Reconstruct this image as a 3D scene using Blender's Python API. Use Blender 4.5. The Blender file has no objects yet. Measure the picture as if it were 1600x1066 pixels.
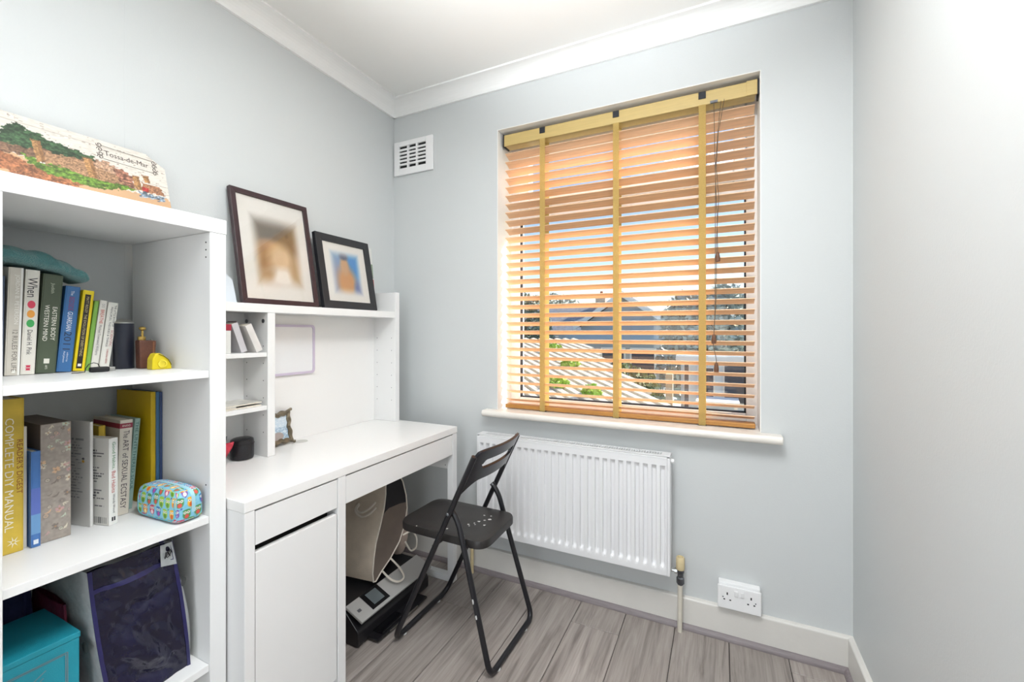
import bpy, bmesh, math, random
import numpy as np
from mathutils import Vector, Matrix, Euler, noise as mnoise

# ------------------------------------------------------------------ camera, world, light
scene = bpy.context.scene
C = scene.collection
R = math.radians
random.seed(7)
rng = np.random.default_rng(11)

CAM = Vector((1.670, -1.9202, 1.2144))
cam_d = bpy.data.cameras.new('camera')
cam_d.sensor_width = 36.0
cam_d.lens = 675.25 / 1600 * 36
cam_d.shift_y = -15.0 / 1600
cam_d.clip_start = 0.02
cam_d.clip_end = 300
cam = bpy.data.objects.new('camera', cam_d)
cam.location = CAM
cam.rotation_euler = (R(90), 0, R(25.747))
C.objects.link(cam)
scene.camera = cam

world = bpy.data.worlds.new('world')
scene.world = world
world.use_nodes = True
wn = world.node_tree
wn.nodes.clear()
w_out = wn.nodes.new('ShaderNodeOutputWorld')
w_bg = wn.nodes.new('ShaderNodeBackground')
w_sky = wn.nodes.new('ShaderNodeTexSky')
w_sky.sky_type = 'NISHITA'
w_sky.sun_disc = False
w_sky.sun_elevation = R(38)
w_sky.sun_rotation = R(60)
w_sky.air_density = 1.0
w_sky.dust_density = 0.6
w_bg.inputs['Strength'].default_value = 0.15
wn.links.new(w_sky.outputs[0], w_bg.inputs['Color'])
wn.links.new(w_bg.outputs[0], w_out.inputs['Surface'])

def lamp(name, kind, loc, energy, color=(1, 1, 1), **kw):
    d = bpy.data.lights.new(name, kind)
    d.energy = energy
    d.color = color
    for k, v in kw.items():
        setattr(d, k, v)
    o = bpy.data.objects.new(name, d)
    o.location = loc
    C.objects.link(o)
    return o

sun = lamp('sun', 'SUN', (4, 6, 6), 7.0, (1.0, 0.93, 0.82), angle=R(0.6))
sun.rotation_euler = Vector((-0.62, -0.62, -0.60)).to_track_quat('-Z', 'Y').to_euler()
# added fill light under the ceiling, above the frame
lamp('ceiling_fill', 'AREA', (1.60, -1.35, 2.46), 15.5, (0.97, 0.985, 1.0), shape='SQUARE', size=0.60)
up = lamp('bounce_fill', 'AREA', (1.25, -2.45, 1.55), 14.5, (0.93, 0.965, 1.0), shape='DISK', size=0.30, spread=R(62))  # added fill behind the camera, aimed up to bounce off the ceiling
up.rotation_euler = Vector((0.0, 0.98, 0.98)).to_track_quat('-Z', 'Y').to_euler()
# added fill light inside the rear wall, brightens the room from behind
dl = lamp('rear_fill', 'AREA', (1.35, -3.05, 1.02), 9.0, (0.97, 0.98, 1.0), shape='RECTANGLE', size=0.78, size_y=1.98)
dl.rotation_euler = (R(90), 0, 0)

scene.view_settings.view_transform = 'Standard'
scene.view_settings.look = 'None'
scene.view_settings.gamma = 1.0
scene.view_settings.use_curve_mapping = False
scene.view_settings.exposure = 0.62

# ------------------------------------------------------------------ helpers
def lin(c):
    if isinstance(c, str):
        c = tuple(int(c[i:i + 2], 16) / 255 for i in (0, 2, 4))
    return tuple(((x / 12.92) if x <= 0.04045 else ((x + 0.055) / 1.055) ** 2.4) for x in c)

MATS = {}
def mat(name, color, rough=0.5, metal=0.0, spec=0.5, var=0.0, scale=8.0, stretch=(1, 1, 1), bump=0.0, bscale=60.0,
        coat=0.0, sheen=0.0, sub=None, vcol=False, emit=None):
    """procedural Principled material; var mixes a darker/lighter noise into the colour"""
    if name in MATS:
        return MATS[name]
    m = bpy.data.materials.new(name)
    m.use_nodes = True
    nt = m.node_tree
    b = nt.nodes['Principled BSDF']
    col = lin(color)
    b.inputs['Base Color'].default_value = (*col, 1)
    b.inputs['Roughness'].default_value = rough
    b.inputs['Metallic'].default_value = metal
    b.inputs['Specular IOR Level'].default_value = spec
    b.inputs['Coat Weight'].default_value = coat
    b.inputs['Sheen Weight'].default_value = sheen
    if vcol:
        a = nt.nodes.new('ShaderNodeVertexColor')
        a.layer_name = 'Col'
        nt.links.new(a.outputs['Color'], b.inputs['Base Color'])
    if var or bump:
        tc = nt.nodes.new('ShaderNodeTexCoord')
        mp = nt.nodes.new('ShaderNodeMapping')
        mp.inputs['Scale'].default_value = stretch
        nt.links.new(tc.outputs['Object'], mp.inputs['Vector'])
    if var:
        n = nt.nodes.new('ShaderNodeTexNoise')
        n.inputs['Scale'].default_value = scale
        n.inputs['Detail'].default_value = 6
        nt.links.new(mp.outputs[0], n.inputs['Vector'])
        r = nt.nodes.new('ShaderNodeValToRGB')
        r.color_ramp.elements[0].position = 0.3
        r.color_ramp.elements[1].position = 0.7
        r.color_ramp.elements[0].color = (*[max(0, x * (1 - var)) for x in col], 1)
        r.color_ramp.elements[1].color = (*[min(1, x * (1 + var)) for x in col], 1)
        nt.links.new(n.outputs['Fac'], r.inputs['Fac'])
        nt.links.new(r.outputs[0], b.inputs['Base Color'])
    if bump:
        n2 = nt.nodes.new('ShaderNodeTexNoise')
        n2.inputs['Scale'].default_value = bscale
        n2.inputs['Detail'].default_value = 4
        nt.links.new(mp.outputs[0], n2.inputs['Vector'])
        bp = nt.nodes.new('ShaderNodeBump')
        bp.inputs['Strength'].default_value = bump
        bp.inputs['Distance'].default_value = 0.01
        nt.links.new(n2.outputs['Fac'], bp.inputs['Height'])
        nt.links.new(bp.outputs[0], b.inputs['Normal'])
    MATS[name] = m
    return m

ORG = {}

def tag(o, label=None, cat=None, group=None, kind=None):
    if label: o['label'] = label
    if cat: o['category'] = cat
    if group: o['group'] = group
    if kind: o['kind'] = kind
    return o

def thing(name, label, cat, loc=(0, 0, 0), rot=(0, 0, 0), group=None, kind=None, local=False):
    """Empty at the thing's base. Parts are given in world coordinates unless local=True."""
    o = bpy.data.objects.new(name, None)
    o.empty_display_size = 0.05
    o.location = loc
    o.rotation_euler = rot
    C.objects.link(o)
    ORG[o] = Vector((0, 0, 0)) if local else Vector(loc)
    return tag(o, label, cat, group, kind)

class MB:
    def __init__(self):
        self.v = []; self.f = []; self.c = []
    def add(self, vs, fs):
        b = len(self.v)
        self.v += [tuple(p) for p in vs]
        self.f += [tuple(i + b for i in f) for f in fs]
        return self
    def box(self, x0, y0, z0, x1, y1, z1):
        if x0 > x1: x0, x1 = x1, x0
        if y0 > y1: y0, y1 = y1, y0
        if z0 > z1: z0, z1 = z1, z0
        vs = [(x0, y0, z0), (x1, y0, z0), (x1, y1, z0), (x0, y1, z0), (x0, y0, z1), (x1, y0, z1), (x1, y1, z1), (x0, y1, z1)]
        return self.add(vs, [(0, 3, 2, 1), (4, 5, 6, 7), (0, 1, 5, 4), (1, 2, 6, 5), (2, 3, 7, 6), (3, 0, 4, 7)])
    def prism(self, poly, axis, a, b):
        """poly of 2-D points; axis x: (y,z), y: (x,z), z: (x,y)"""
        def P(p, t):
            return {'x': (t, p[0], p[1]), 'y': (p[0], t, p[1]), 'z': (p[0], p[1], t)}[axis]
        n = len(poly)
        vs = [P(p, a) for p in poly] + [P(p, b) for p in poly]
        fs = [tuple(range(n - 1, -1, -1)), tuple(range(n, 2 * n))]
        fs += [(i, (i + 1) % n, n + (i + 1) % n, n + i) for i in range(n)]
        return self.add(vs, fs)
    def tube(self, path, r, seg=10, closed=False, cap=True, rs=None):
        path = [Vector(p) for p in path]
        n = len(path)
        vs = []
        up = None
        for i, p in enumerate(path):
            a = path[(i - 1) % n] if (closed or i) else p
            b = path[(i + 1) % n] if (closed or i < n - 1) else p
            t = (b - a).normalized()
            if up is None:
                up = Vector((0, 0, 1)) if abs(t.z) < 0.9 else Vector((1, 0, 0))
            u = (up - t * up.dot(t)).normalized()
            w = t.cross(u)
            up = u
            rr = rs[i] if rs else r
            for k in range(seg):
                q = 2 * math.pi * k / seg
                vs.append(p + u * math.cos(q) * rr + w * math.sin(q) * rr)
        fs = []
        for i in range(n if closed else n - 1):
            j = (i + 1) % n
            for k in range(seg):
                l = (k + 1) % seg
                fs.append((i * seg + k, i * seg + l, j * seg + l, j * seg + k))
        if cap and not closed:
            fs.append(tuple(range(seg - 1, -1, -1)))
            fs.append(tuple((n - 1) * seg + k for k in range(seg)))
        return self.add(vs, fs)
    def lathe(self, prof, o=(0, 0, 0), seg=24, axis='z', cap=True):
        vs = []
        for r, h in prof:
            for k in range(seg):
                q = 2 * math.pi * k / seg
                a, b = r * math.cos(q), r * math.sin(q)
                p = {'z': (a, b, h), 'x': (h, a, b), 'y': (a, h, b)}[axis]
                vs.append((o[0] + p[0], o[1] + p[1], o[2] + p[2]))
        fs = []
        for i in range(len(prof) - 1):
            for k in range(seg):
                l = (k + 1) % seg
                fs.append((i * seg + k, i * seg + l, (i + 1) * seg + l, (i + 1) * seg + k))
        if cap:
            fs.append(tuple(range(seg - 1, -1, -1)))
            fs.append(tuple((len(prof) - 1) * seg + k for k in range(seg)))
        return self.add(vs, fs)
    def build(self, name, m, parent=None, loc=None, smooth=False, bevel=0.0, seg=2, recalc=True):
        org = ORG[parent] if parent is not None else Vector(loc or (0, 0, 0))
        me = bpy.data.meshes.new(name)
        me.from_pydata([(p[0] - org.x, p[1] - org.y, p[2] - org.z) for p in self.v], [], self.f)
        me.update()
        if recalc:
            bm = bmesh.new(); bm.from_mesh(me)
            bmesh.ops.recalc_face_normals(bm, faces=bm.faces)
            bm.to_mesh(me); bm.free()
        me.materials.append(m)
        if smooth:
            me.shade_smooth()
            try: me.set_sharp_from_angle(angle=R(42))
            except Exception: pass
        o = bpy.data.objects.new(name, me)
        C.objects.link(o)
        if parent is not None: o.parent = parent
        else: o.location = org
        ORG[o] = org
        if bevel:
            bv = o.modifiers.new('bevel', 'BEVEL')
            bv.width = bevel; bv.segments = seg; bv.limit_method = 'ANGLE'; bv.angle_limit = R(40)
        return o

def box(name, m, lo, hi, parent=None, bevel=0.0015, **k):
    return MB().box(*lo, *hi).build(name, m, parent, bevel=bevel, **k)

def struct(o, label=None):
    o['kind'] = 'structure'
    if label: o['label'] = label
    return o

def rounded(poly, r, n=5):
    """round the corners of a 2-D polygon"""
    out = []
    N = len(poly)
    for i in range(N):
        p = Vector(poly[i]); a = Vector(poly[i - 1]); b = Vector(poly[(i + 1) % N])
        ri = r[i] if isinstance(r, (list, tuple)) else r
        da = (a - p).normalized(); db = (b - p).normalized()
        s = p + da * ri; e = p + db * ri
        for k in range(n + 1):
            t = k / n
            out.append(tuple(s * (1 - t) ** 2 + p * 2 * t * (1 - t) + e * t * t))
    return out

def arc_path(pts, r, n=6):
    """3-D polyline with rounded inner corners"""
    pts = [Vector(p) for p in pts]
    out = [pts[0]]
    for i in range(1, len(pts) - 1):
        p = pts[i]
        da = (pts[i - 1] - p).normalized(); db = (pts[i + 1] - p).normalized()
        s = p + da * r; e = p + db * r
        for k in range(n + 1):
            t = k / n
            out.append(s * (1 - t) ** 2 + p * 2 * t * (1 - t) + e * t * t)
    out.append(pts[-1])
    return out

def text_geo(s, length, height):
    """flat text outline as verts/faces scaled to length x height, starting at 0,0"""
    cu = bpy.data.curves.new('lettering', 'FONT')
    cu.body = s
    cu.size = 1
    cu.resolution_u = 2
    ob = bpy.data.objects.new('lettering', cu)
    C.objects.link(ob)
    dg = bpy.context.evaluated_depsgraph_get()
    me = bpy.data.meshes.new_from_object(ob.evaluated_get(dg))
    vs = np.array([v.co[:] for v in me.vertices])
    fs = [tuple(p.vertices) for p in me.polygons]
    bpy.data.objects.remove(ob)
    bpy.data.curves.remove(cu)
    bpy.data.meshes.remove(me)
    lo = vs.min(0); hi = vs.max(0)
    vs[:, 0] = (vs[:, 0] - lo[0]) * length / (hi[0] - lo[0])
    vs[:, 1] = (vs[:, 1] - lo[1]) * height / (hi[1] - lo[1])
    return vs, fs

def text_part(s, length, height, o, ru, rv, m, parent, name='lettering'):
    """text running along ru with letter tops towards rv, from corner o (in the parent's frame)"""
    vs, fs = text_geo(s, length, height)
    o, ru, rv = Vector(o), Vector(ru), Vector(rv)
    mb = MB()
    mb.add([o + ru * float(p[0]) + rv * float(p[1]) for p in vs], fs)
    return mb.build(name, m, parent, recalc=False)

def print_part(name, o, du, dv, nx, ny, fn, parent, rough=0.5, mname='printed_surface', loc=None, coat=0.0):
    """flat printed sheet: grid from corner o along du, dv; fn(U,V) gives sRGB (U,V in 0..1, V up)"""
    o, du, dv = Vector(o), Vector(du), Vector(dv)
    U, V = np.meshgrid(np.linspace(0, 1, nx), np.linspace(0, 1, ny))
    col = fn(U, V).reshape(-1, 3)
    org = ORG[parent] if parent is not None else Vector(loc or (0, 0, 0))
    u = U.reshape(-1, 1); v = V.reshape(-1, 1)
    P = np.array(o - org)[None] + u * np.array(du)[None] + v * np.array(dv)[None]
    idx = np.arange(nx * ny).reshape(ny, nx)
    F = np.stack([idx[:-1, :-1], idx[:-1, 1:], idx[1:, 1:], idx[1:, :-1]], -1).reshape(-1, 4)
    me = bpy.data.meshes.new(name)
    me.from_pydata(P.tolist(), [], F.tolist())
    set_cols(me, col)
    me.materials.append(mat(mname, (1, 1, 1), rough, vcol=True, coat=coat))
    ob = bpy.data.objects.new(name, me)
    C.objects.link(ob)
    if parent is not None: ob.parent = parent
    else: ob.location = org
    ORG[ob] = org
    return ob

def set_cols(me, col):
    col = np.clip(col, 0, 1)
    l = np.where(col <= 0.04045, col / 12.92, ((col + 0.055) / 1.055) ** 2.4)
    a = me.color_attributes.new('Col', 'FLOAT_COLOR', 'POINT')
    a.data.foreach_set('color', np.concatenate([l, np.ones((len(l), 1))], 1).astype(np.float32).ravel())

def hx(s):
    return np.array([int(s[i:i + 2], 16) / 255 for i in (0, 2, 4)])

def paint(img, mask, c):
    mask = np.clip(mask, 0, 1)[..., None]
    return img * (1 - mask) + np.asarray(c) * mask

def ell(U, V, cx, cy, a, b, rot=0.0, soft=0.15):
    x = (U - cx) * math.cos(rot) + (V - cy) * math.sin(rot)
    y = -(U - cx) * math.sin(rot) + (V - cy) * math.cos(rot)
    d = np.sqrt((x / a) ** 2 + (y / b) ** 2)
    return np.clip((1 - d) / soft + 0.5, 0, 1)

def inpoly(U, V, poly):
    m = np.zeros(U.shape, bool)
    n = len(poly)
    for i in range(n):
        x0, y0 = poly[i]; x1, y1 = poly[(i + 1) % n]
        if y0 == y1: continue
        c = ((y0 > V) != (y1 > V)) & (U < (x1 - x0) * (V - y0) / (y1 - y0) + x0)
        m ^= c
    return m.astype(float)

def vnoise(U, V, s, seed=0):
    """smooth value noise"""
    g = np.random.default_rng(seed).random((64, 64))
    x = (U * s) % 63; y = (V * s) % 63
    i = np.floor(x).astype(int) % 63; j = np.floor(y).astype(int) % 63
    fx = x - np.floor(x); fy = y - np.floor(y)
    fx = fx * fx * (3 - 2 * fx); fy = fy * fy * (3 - 2 * fy)
    return (g[j, i] * (1 - fx) + g[j, i + 1] * fx) * (1 - fy) + (g[j + 1, i] * (1 - fx) + g[j + 1, i + 1] * fx) * fy

# ------------------------------------------------------------------ materials
M_wall = mat('wall_paint', 'cfd2d2', 0.42, spec=0.35, bump=0.05, bscale=180)
M_ceil = mat('ceiling_paint', 'efefec', 0.7, spec=0.2, bump=0.03, bscale=120)
M_corn = mat('cornice_paint', 'f2f2f0', 0.6)
M_reveal = mat('reveal_paint', 'f2f1ee', 0.5, bump=0.05, bscale=90)
M_skirt = mat('skirting_paint', 'dcd9d3', 0.4, bump=0.05, bscale=70, var=0.03)
M_sill = mat('sill_paint', 'e9e4dc', 0.3, bump=0.04, bscale=40)
M_white = mat('white_furniture_foil', 'ebebea', 0.38, bump=0.02, bscale=400)
M_whiteg = mat('white_desk_top_foil', 'efeeec', 0.28, bump=0.015, bscale=400)
M_edge = mat('shelf_edge_band', 'f0f0f2', 0.35)
M_hole = mat('dark_hole', '1a1a1c', 0.8)
M_rad = mat('radiator_enamel', 'e9e9ea', 0.3)
M_upvc = mat('white_upvc', 'f0f0f0', 0.3)
M_gasket = mat('black_gasket', '20242c', 0.6)
M_slat = mat('oak_slat', 'f0c8a2', 0.45, var=0.10, scale=14, stretch=(0.6, 10, 10))
M_head = mat('oak_headrail', 'ccb272', 0.4, var=0.06, scale=14, stretch=(0.6, 10, 10))
M_rail = mat('oak_bottom_rail', 'b57f3e', 0.4, var=0.12, scale=14, stretch=(0.6, 10, 10))
M_cord = mat('brown_cord', '6b5a48', 0.8)
M_tassel = mat('walnut_tassel', '6a4630', 0.45)
M_black = mat('black_metal', '17171c', 0.32, spec=0.5)
M_seat = mat('black_plastic_seat', '282524', 0.40, var=0.3, scale=9, bump=0.04, bscale=300)
M_back = mat('black_plastic_back', '1d1e26', 0.22)
M_fleck = mat('white_paint_fleck', 'd8d8d6', 0.6)
M_steel = mat('brushed_steel', 'b8b8b4', 0.3, metal=1.0)
M_dsteel = mat('tarnished_steel', '6a6c70', 0.45, metal=0.9, var=0.3, scale=40)
M_brass = mat('antique_brass', '7c7260', 0.42, metal=0.75, var=0.35, scale=60)
M_gold = mat('gold_clasp', 'c2a35a', 0.3, metal=0.9)
M_cream = mat('cream_plastic', 'd9c79c', 0.45, var=0.1, scale=40)
M_pipe = mat('painted_pipe', 'd8d2c4', 0.45, var=0.05, scale=30)
M_paper = mat('paper_pages', 'e6dfcf', 0.8, var=0.06, scale=200, stretch=(1, 1, 0.1))
M_glossblk = mat('glossy_black', '0f0f12', 0.15)
M_dark = mat('matte_black', '151517', 0.6)

def tape_material():
    m = bpy.data.materials.new('woven_tape')
    m.use_nodes = True
    nt = m.node_tree
    nt.nodes.clear()
    out = nt.nodes.new('ShaderNodeOutputMaterial')
    mix = nt.nodes.new('ShaderNodeMixShader'); mix.inputs[0].default_value = 0.4
    d = nt.nodes.new('ShaderNodeBsdfDiffuse'); t = nt.nodes.new('ShaderNodeBsdfTranslucent')
    tc = nt.nodes.new('ShaderNodeTexCoord')
    n = nt.nodes.new('ShaderNodeTexNoise'); n.inputs['Scale'].default_value = 350
    r = nt.nodes.new('ShaderNodeValToRGB')
    r.color_ramp.elements[0].color = (*lin('b4965a'), 1); r.color_ramp.elements[1].color = (*lin('e6cc84'), 1)
    nt.links.new(tc.outputs['Object'], n.inputs['Vector']); nt.links.new(n.outputs['Fac'], r.inputs['Fac'])
    nt.links.new(r.outputs[0], d.inputs['Color']); nt.links.new(r.outputs[0], t.inputs['Color'])
    nt.links.new(d.outputs[0], mix.inputs[1]); nt.links.new(t.outputs[0], mix.inputs[2])
    nt.links.new(mix.outputs[0], out.inputs['Surface'])
    return m
M_tape = tape_material()

def glass_material(name='window_glass', tint=(1, 1, 1), refl=0.03):
    m = bpy.data.materials.new(name)
    m.use_nodes = True
    nt = m.node_tree
    nt.nodes.clear()
    out = nt.nodes.new('ShaderNodeOutputMaterial')
    mix = nt.nodes.new('ShaderNodeMixShader'); mix.inputs[0].default_value = refl
    t = nt.nodes.new('ShaderNodeBsdfTransparent'); t.inputs[0].default_value = (*tint, 1)
    g = nt.nodes.new('ShaderNodeBsdfGlossy'); g.inputs['Roughness'].default_value = 0.02
    nt.links.new(t.outputs[0], mix.inputs[1]); nt.links.new(g.outputs[0], mix.inputs[2])
    nt.links.new(mix.outputs[0], out.inputs['Surface'])
    return m
M_glass = glass_material()

def plank_material():
    m = bpy.data.materials.new('grey_oak_laminate')
    m.use_nodes = True
    nt = m.node_tree
    b = nt.nodes['Principled BSDF']
    tc = nt.nodes.new('ShaderNodeTexCoord')
    oi = nt.nodes.new('ShaderNodeObjectInfo')
    off = nt.nodes.new('ShaderNodeVectorMath'); off.operation = 'SCALE'; off.inputs[0].default_value = (17, 31, 5)
    nt.links.new(oi.outputs['Random'], off.inputs['Scale'])
    add = nt.nodes.new('ShaderNodeVectorMath'); add.operation = 'ADD'
    nt.links.new(tc.outputs['Object'], add.inputs[0]); nt.links.new(off.outputs[0], add.inputs[1])
    mp = nt.nodes.new('ShaderNodeMapping'); mp.inputs['Scale'].default_value = (14, 0.9, 1)
    nt.links.new(add.outputs[0], mp.inputs['Vector'])
    n = nt.nodes.new('ShaderNodeTexNoise'); n.inputs['Scale'].default_value = 2.2; n.inputs['Detail'].default_value = 8
    n.inputs['Roughness'].default_value = 0.62; n.inputs['Distortion'].default_value = 0.9
    nt.links.new(mp.outputs[0], n.inputs['Vector'])
    r = nt.nodes.new('ShaderNodeValToRGB')
    e = r.color_ramp.elements
    e[0].position = 0.28; e[0].color = (*lin('6e6662'), 1)
    e[1].position = 0.72; e[1].color = (*lin('b3aaa4'), 1)
    k = e.new(0.47); k.color = (*lin('9c938d'), 1)
    nt.links.new(n.outputs['Fac'], r.inputs['Fac'])
    mp2 = nt.nodes.new('ShaderNodeMapping'); mp2.inputs['Scale'].default_value = (110, 3.5, 1)
    nt.links.new(add.outputs[0], mp2.inputs['Vector'])
    n2 = nt.nodes.new('ShaderNodeTexNoise'); n2.inputs['Scale'].default_value = 1.5; n2.inputs['Detail'].default_value = 4
    nt.links.new(mp2.outputs[0], n2.inputs['Vector'])
    mx = nt.nodes.new('ShaderNodeMix'); mx.data_type = 'RGBA'; mx.blend_type = 'MULTIPLY'; mx.inputs[0].default_value = 0.45
    r2 = nt.nodes.new('ShaderNodeValToRGB')
    r2.color_ramp.elements[0].position = 0.3; r2.color_ramp.elements[0].color = (0.6, 0.58, 0.57, 1)
    r2.color_ramp.elements[1].position = 0.6; r2.color_ramp.elements[1].color = (1, 1, 1, 1)
    nt.links.new(n2.outputs['Fac'], r2.inputs['Fac'])
    nt.links.new(r.outputs[0], mx.inputs[6]); nt.links.new(r2.outputs[0], mx.inputs[7])
    hv = nt.nodes.new('ShaderNodeHueSaturation')
    ma = nt.nodes.new('ShaderNodeMath'); ma.operation = 'MULTIPLY_ADD'; ma.inputs[1].default_value = 0.22; ma.inputs[2].default_value = 0.89
    nt.links.new(oi.outputs['Random'], ma.inputs[0]); nt.links.new(ma.outputs[0], hv.inputs['Value'])
    nt.links.new(mx.outputs[2], hv.inputs['Color'])
    nt.links.new(hv.outputs[0], b.inputs['Base Color'])
    b.inputs['Roughness'].default_value = 0.42
    bp = nt.nodes.new('ShaderNodeBump'); bp.inputs['Strength'].default_value = 0.12; bp.inputs['Distance'].default_value = 0.004
    nt.links.new(n2.outputs['Fac'], bp.inputs['Height']); nt.links.new(bp.outputs[0], b.inputs['Normal'])
    return m
M_plank = plank_material()
M_bead = mat('grey_laminate_beading', '857c7e', 0.4, var=0.12, scale=10, stretch=(1.5, 14, 14))

# ------------------------------------------------------------------ room shell
W, ZC, YB = 2.097, 2.487, -3.12           # width, ceiling height, rear wall
WX0, WX1, WZ0, WZ1 = 0.662, 1.811, 0.800, 2.225   # window opening

floor = struct(MB().box(-0.2, YB - 0.2, -0.12, W + 0.2, 0.22, -0.0085).build('floor', M_dark), 'grey oak laminate floor')
# planks run towards the window, pitch 198 mm
pw = 0.198
edges = [0.0] + [x for x in [0.908 + pw * k for k in range(-5, 8)] if 0.03 < x < W - 0.03] + [W]
starts = [-0.55, -0.02, -0.86, -0.30, -1.02, -0.62, -0.18, -0.92, -0.42, -0.75, -0.1, -0.5]
for i in range(len(edges) - 1):
    ys = [0.0]
    y = starts[i % 12]
    while y > YB + 0.05:
        if y < -0.03: ys.append(y)
        y -= 1.29
    ys.append(YB)
    for k in range(len(ys) - 1):
        x0, x1, y1, y0 = edges[i], edges[i + 1], ys[k], ys[k + 1]
        g = 0.0011
        MB().box(x0 + g, y0 + g, -0.0085, x1 - g, y1 - g, 0.0).build('plank', M_plank, floor, bevel=0.0018, seg=1)

struct(MB().box(-0.2, YB - 0.2, ZC, W + 0.2, 0.22, ZC + 0.15).build('ceiling', M_ceil), 'plain white ceiling')
struct(MB().box(-0.2, YB - 0.2, 0, 0, 0.22, ZC).build('wall_left', M_wall), 'pale grey wall behind the desk')
MB().box(0.0, -1.2325, 0.126, 0.0007, -1.2290, ZC - 0.068).build('paper_seam', M_wall, bpy.data.objects['wall_left'])
struct(MB().box(W, YB - 0.2, 0, W + 0.2, 0.22, ZC).build('wall_right', M_wall), 'bare pale grey wall on the right')
wf = MB()
wf.box(0, 0, 0, WX0, 0.22, ZC).box(WX1, 0, 0, W, 0.22, ZC).box(WX0, 0, 0, WX1, 0.22, WZ0).box(WX0, 0, WZ1, WX1, 0.22, ZC)
struct(wf.build('wall_front', M_wall), 'pale grey wall around the window')
wb = MB()
wb.box(0, YB - 0.12, 0, 0.95, YB, ZC).box(1.75, YB - 0.12, 0, W, YB, ZC).box(0.95, YB - 0.12, 2.03, 1.75, YB, ZC)
struct(wb.build('wall_back', M_wall), 'rear wall with the doorway')
# plaster reveal skins of the window opening
rv = MB()
rv.box(WX0, 0.0, WZ0, WX0 + 0.003, 0.2, WZ1).box(WX1 - 0.003, 0.0, WZ0, WX1, 0.2, WZ1).box(WX0, 0.0, WZ1 - 0.003, WX1, 0.2, WZ1)
struct(rv.build('trim_1', M_reveal), 'white plaster window reveal')

# cornice (cove profile) on the walls
def cove(n=8, a=0.088, b=0.067):
    pts = [(0, ZC - b)]
    pts.append((0.012, ZC - b))
    for k in range(n + 1):
        q = math.pi / 2 * k / n
        pts.append((0.012 + (a - 0.02) * (1 - math.cos(q)), ZC - b + (b - 0.008) * math.sin(q)))
    pts += [(a, ZC - 0.008), (a, ZC), (0, ZC)]
    return pts
cp = cove()
struct(MB().prism(cp, 'y', YB, 0).build('trim_2', M_corn), 'white coved cornice on the desk side')
struct(MB().prism([(-p[0], p[1]) for p in cp], 'x', 0, W).build('trim_3', M_corn), 'white coved cornice above the window')
struct(MB().prism([(W - p[0], p[1]) for p in cp], 'y', YB, 0).build('trim_4', M_corn), 'white coved cornice on the right')

# skirting + laminate beading
def skirt(name, axis, s, lo, hi, label, base):
    pr = rounded([(0, 0), (0.018, 0), (0.018, 0.122), (0, 0.125)], [0.001, 0.001, 0.006, 0.001], 3)
    q = [(base + s * p[0], p[1]) for p in pr]
    o = struct(MB().prism(q, axis, lo, hi).build(name, M_skirt), label)
    bd = [(0.018, 0.0)] + [(0.018 + 0.016 * math.cos(t), 0.020 * math.sin(t)) for t in [math.pi / 2 * k / 5 for k in range(6)]]
    MB().prism([(base + s * p[0], p[1]) for p in bd], axis, lo, hi).build('beading', M_bead, o)
skirt('baseboard_front', 'x', -1, 0, W, 'white skirting under the window', 0.0)
skirt('baseboard_left', 'y', 1, YB, 0, 'white skirting behind the desk', 0.0)
skirt('baseboard_right', 'y', -1, YB, 0, 'white skirting on the right wall', W)

# window board
sl = MB()
pr = [(0.15, 0.800), (0.15, 0.824)] + [(-0.046 - 0.012 * math.sin(t), 0.8085 + 0.0155 * math.cos(t)) for t in [math.pi * k / 8 for k in range(9)]]
sl.prism([p if p[0] < 0.1 else (0.0, p[1] if p[1] > 0.81 else 0.793) for p in pr], 'x', 0.602, 1.879)
sl.box(WX0, 0.0, 0.793, WX1, 0.16, 0.824)
struct(sl.build('trim_5', M_sill, bevel=0.003), 'cream painted window board with rounded nose')

# ------------------------------------------------------------------ window
win = thing('window_1', 'white framed window with a top fanlight behind the blind', None, (WX0, 0.15, 0.824), kind='structure')
FY0, FY1 = 0.150, 0.212
fr = MB()
gx0, gx1, gz0, gz1 = 0.716, 1.768, 0.868, 1.792
fr.box(WX0, FY0, 0.812, gx0, FY1, WZ1).box(gx1, FY0, 0.812, WX1, FY1, WZ1)
fr.box(gx0, FY0, 0.812, gx1, FY1, gz0).box(gx0, FY0, gz1, gx1, FY1, 1.86).box(gx0, FY0, 2.19, gx1, FY1, WZ1)
fr.build('frame', M_upvc, win, bevel=0.004)
sa = MB()
sx0, sx1, sz0, sz1 = 0.775, 1.720, 1.928, 2.135
sa.box(0.722, 0.138, 1.850, sx0, 0.195, 2.196).box(sx1, 0.138, 1.850, 1.764, 0.195, 2.196)
sa.box(sx0, 0.138, 1.850, sx1, 0.195, sz0).box(sx0, 0.138, sz1, sx1, 0.195, 2.196)
sash = sa.build('fanlight_sash', M_upvc, win, bevel=0.004)
MB().box(sx0 - .004, 0.165, sz0 - .004, sx1 + .004, 0.170, sz1 + .004).build('pane', M_glass, sash)
MB().box(gx0 - .004, 0.180, gz0 - .004, gx1 + .004, 0.185, gz1 + .004).build('pane', M_glass, win)
gk = MB()
for (a0, a1, b0, b1) in ((gx0, gx0 + .007, gz0, gz1), (gx1 - .007, gx1, gz0, gz1), (gx0, gx1, gz0, gz0 + .006), (gx0, gx1, gz1 - .009, gz1)):
    gk.box(a0, FY0 + 0.012, b0, a1, 0.18, b1)
gk.build('gasket', M_gasket, win)

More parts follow.
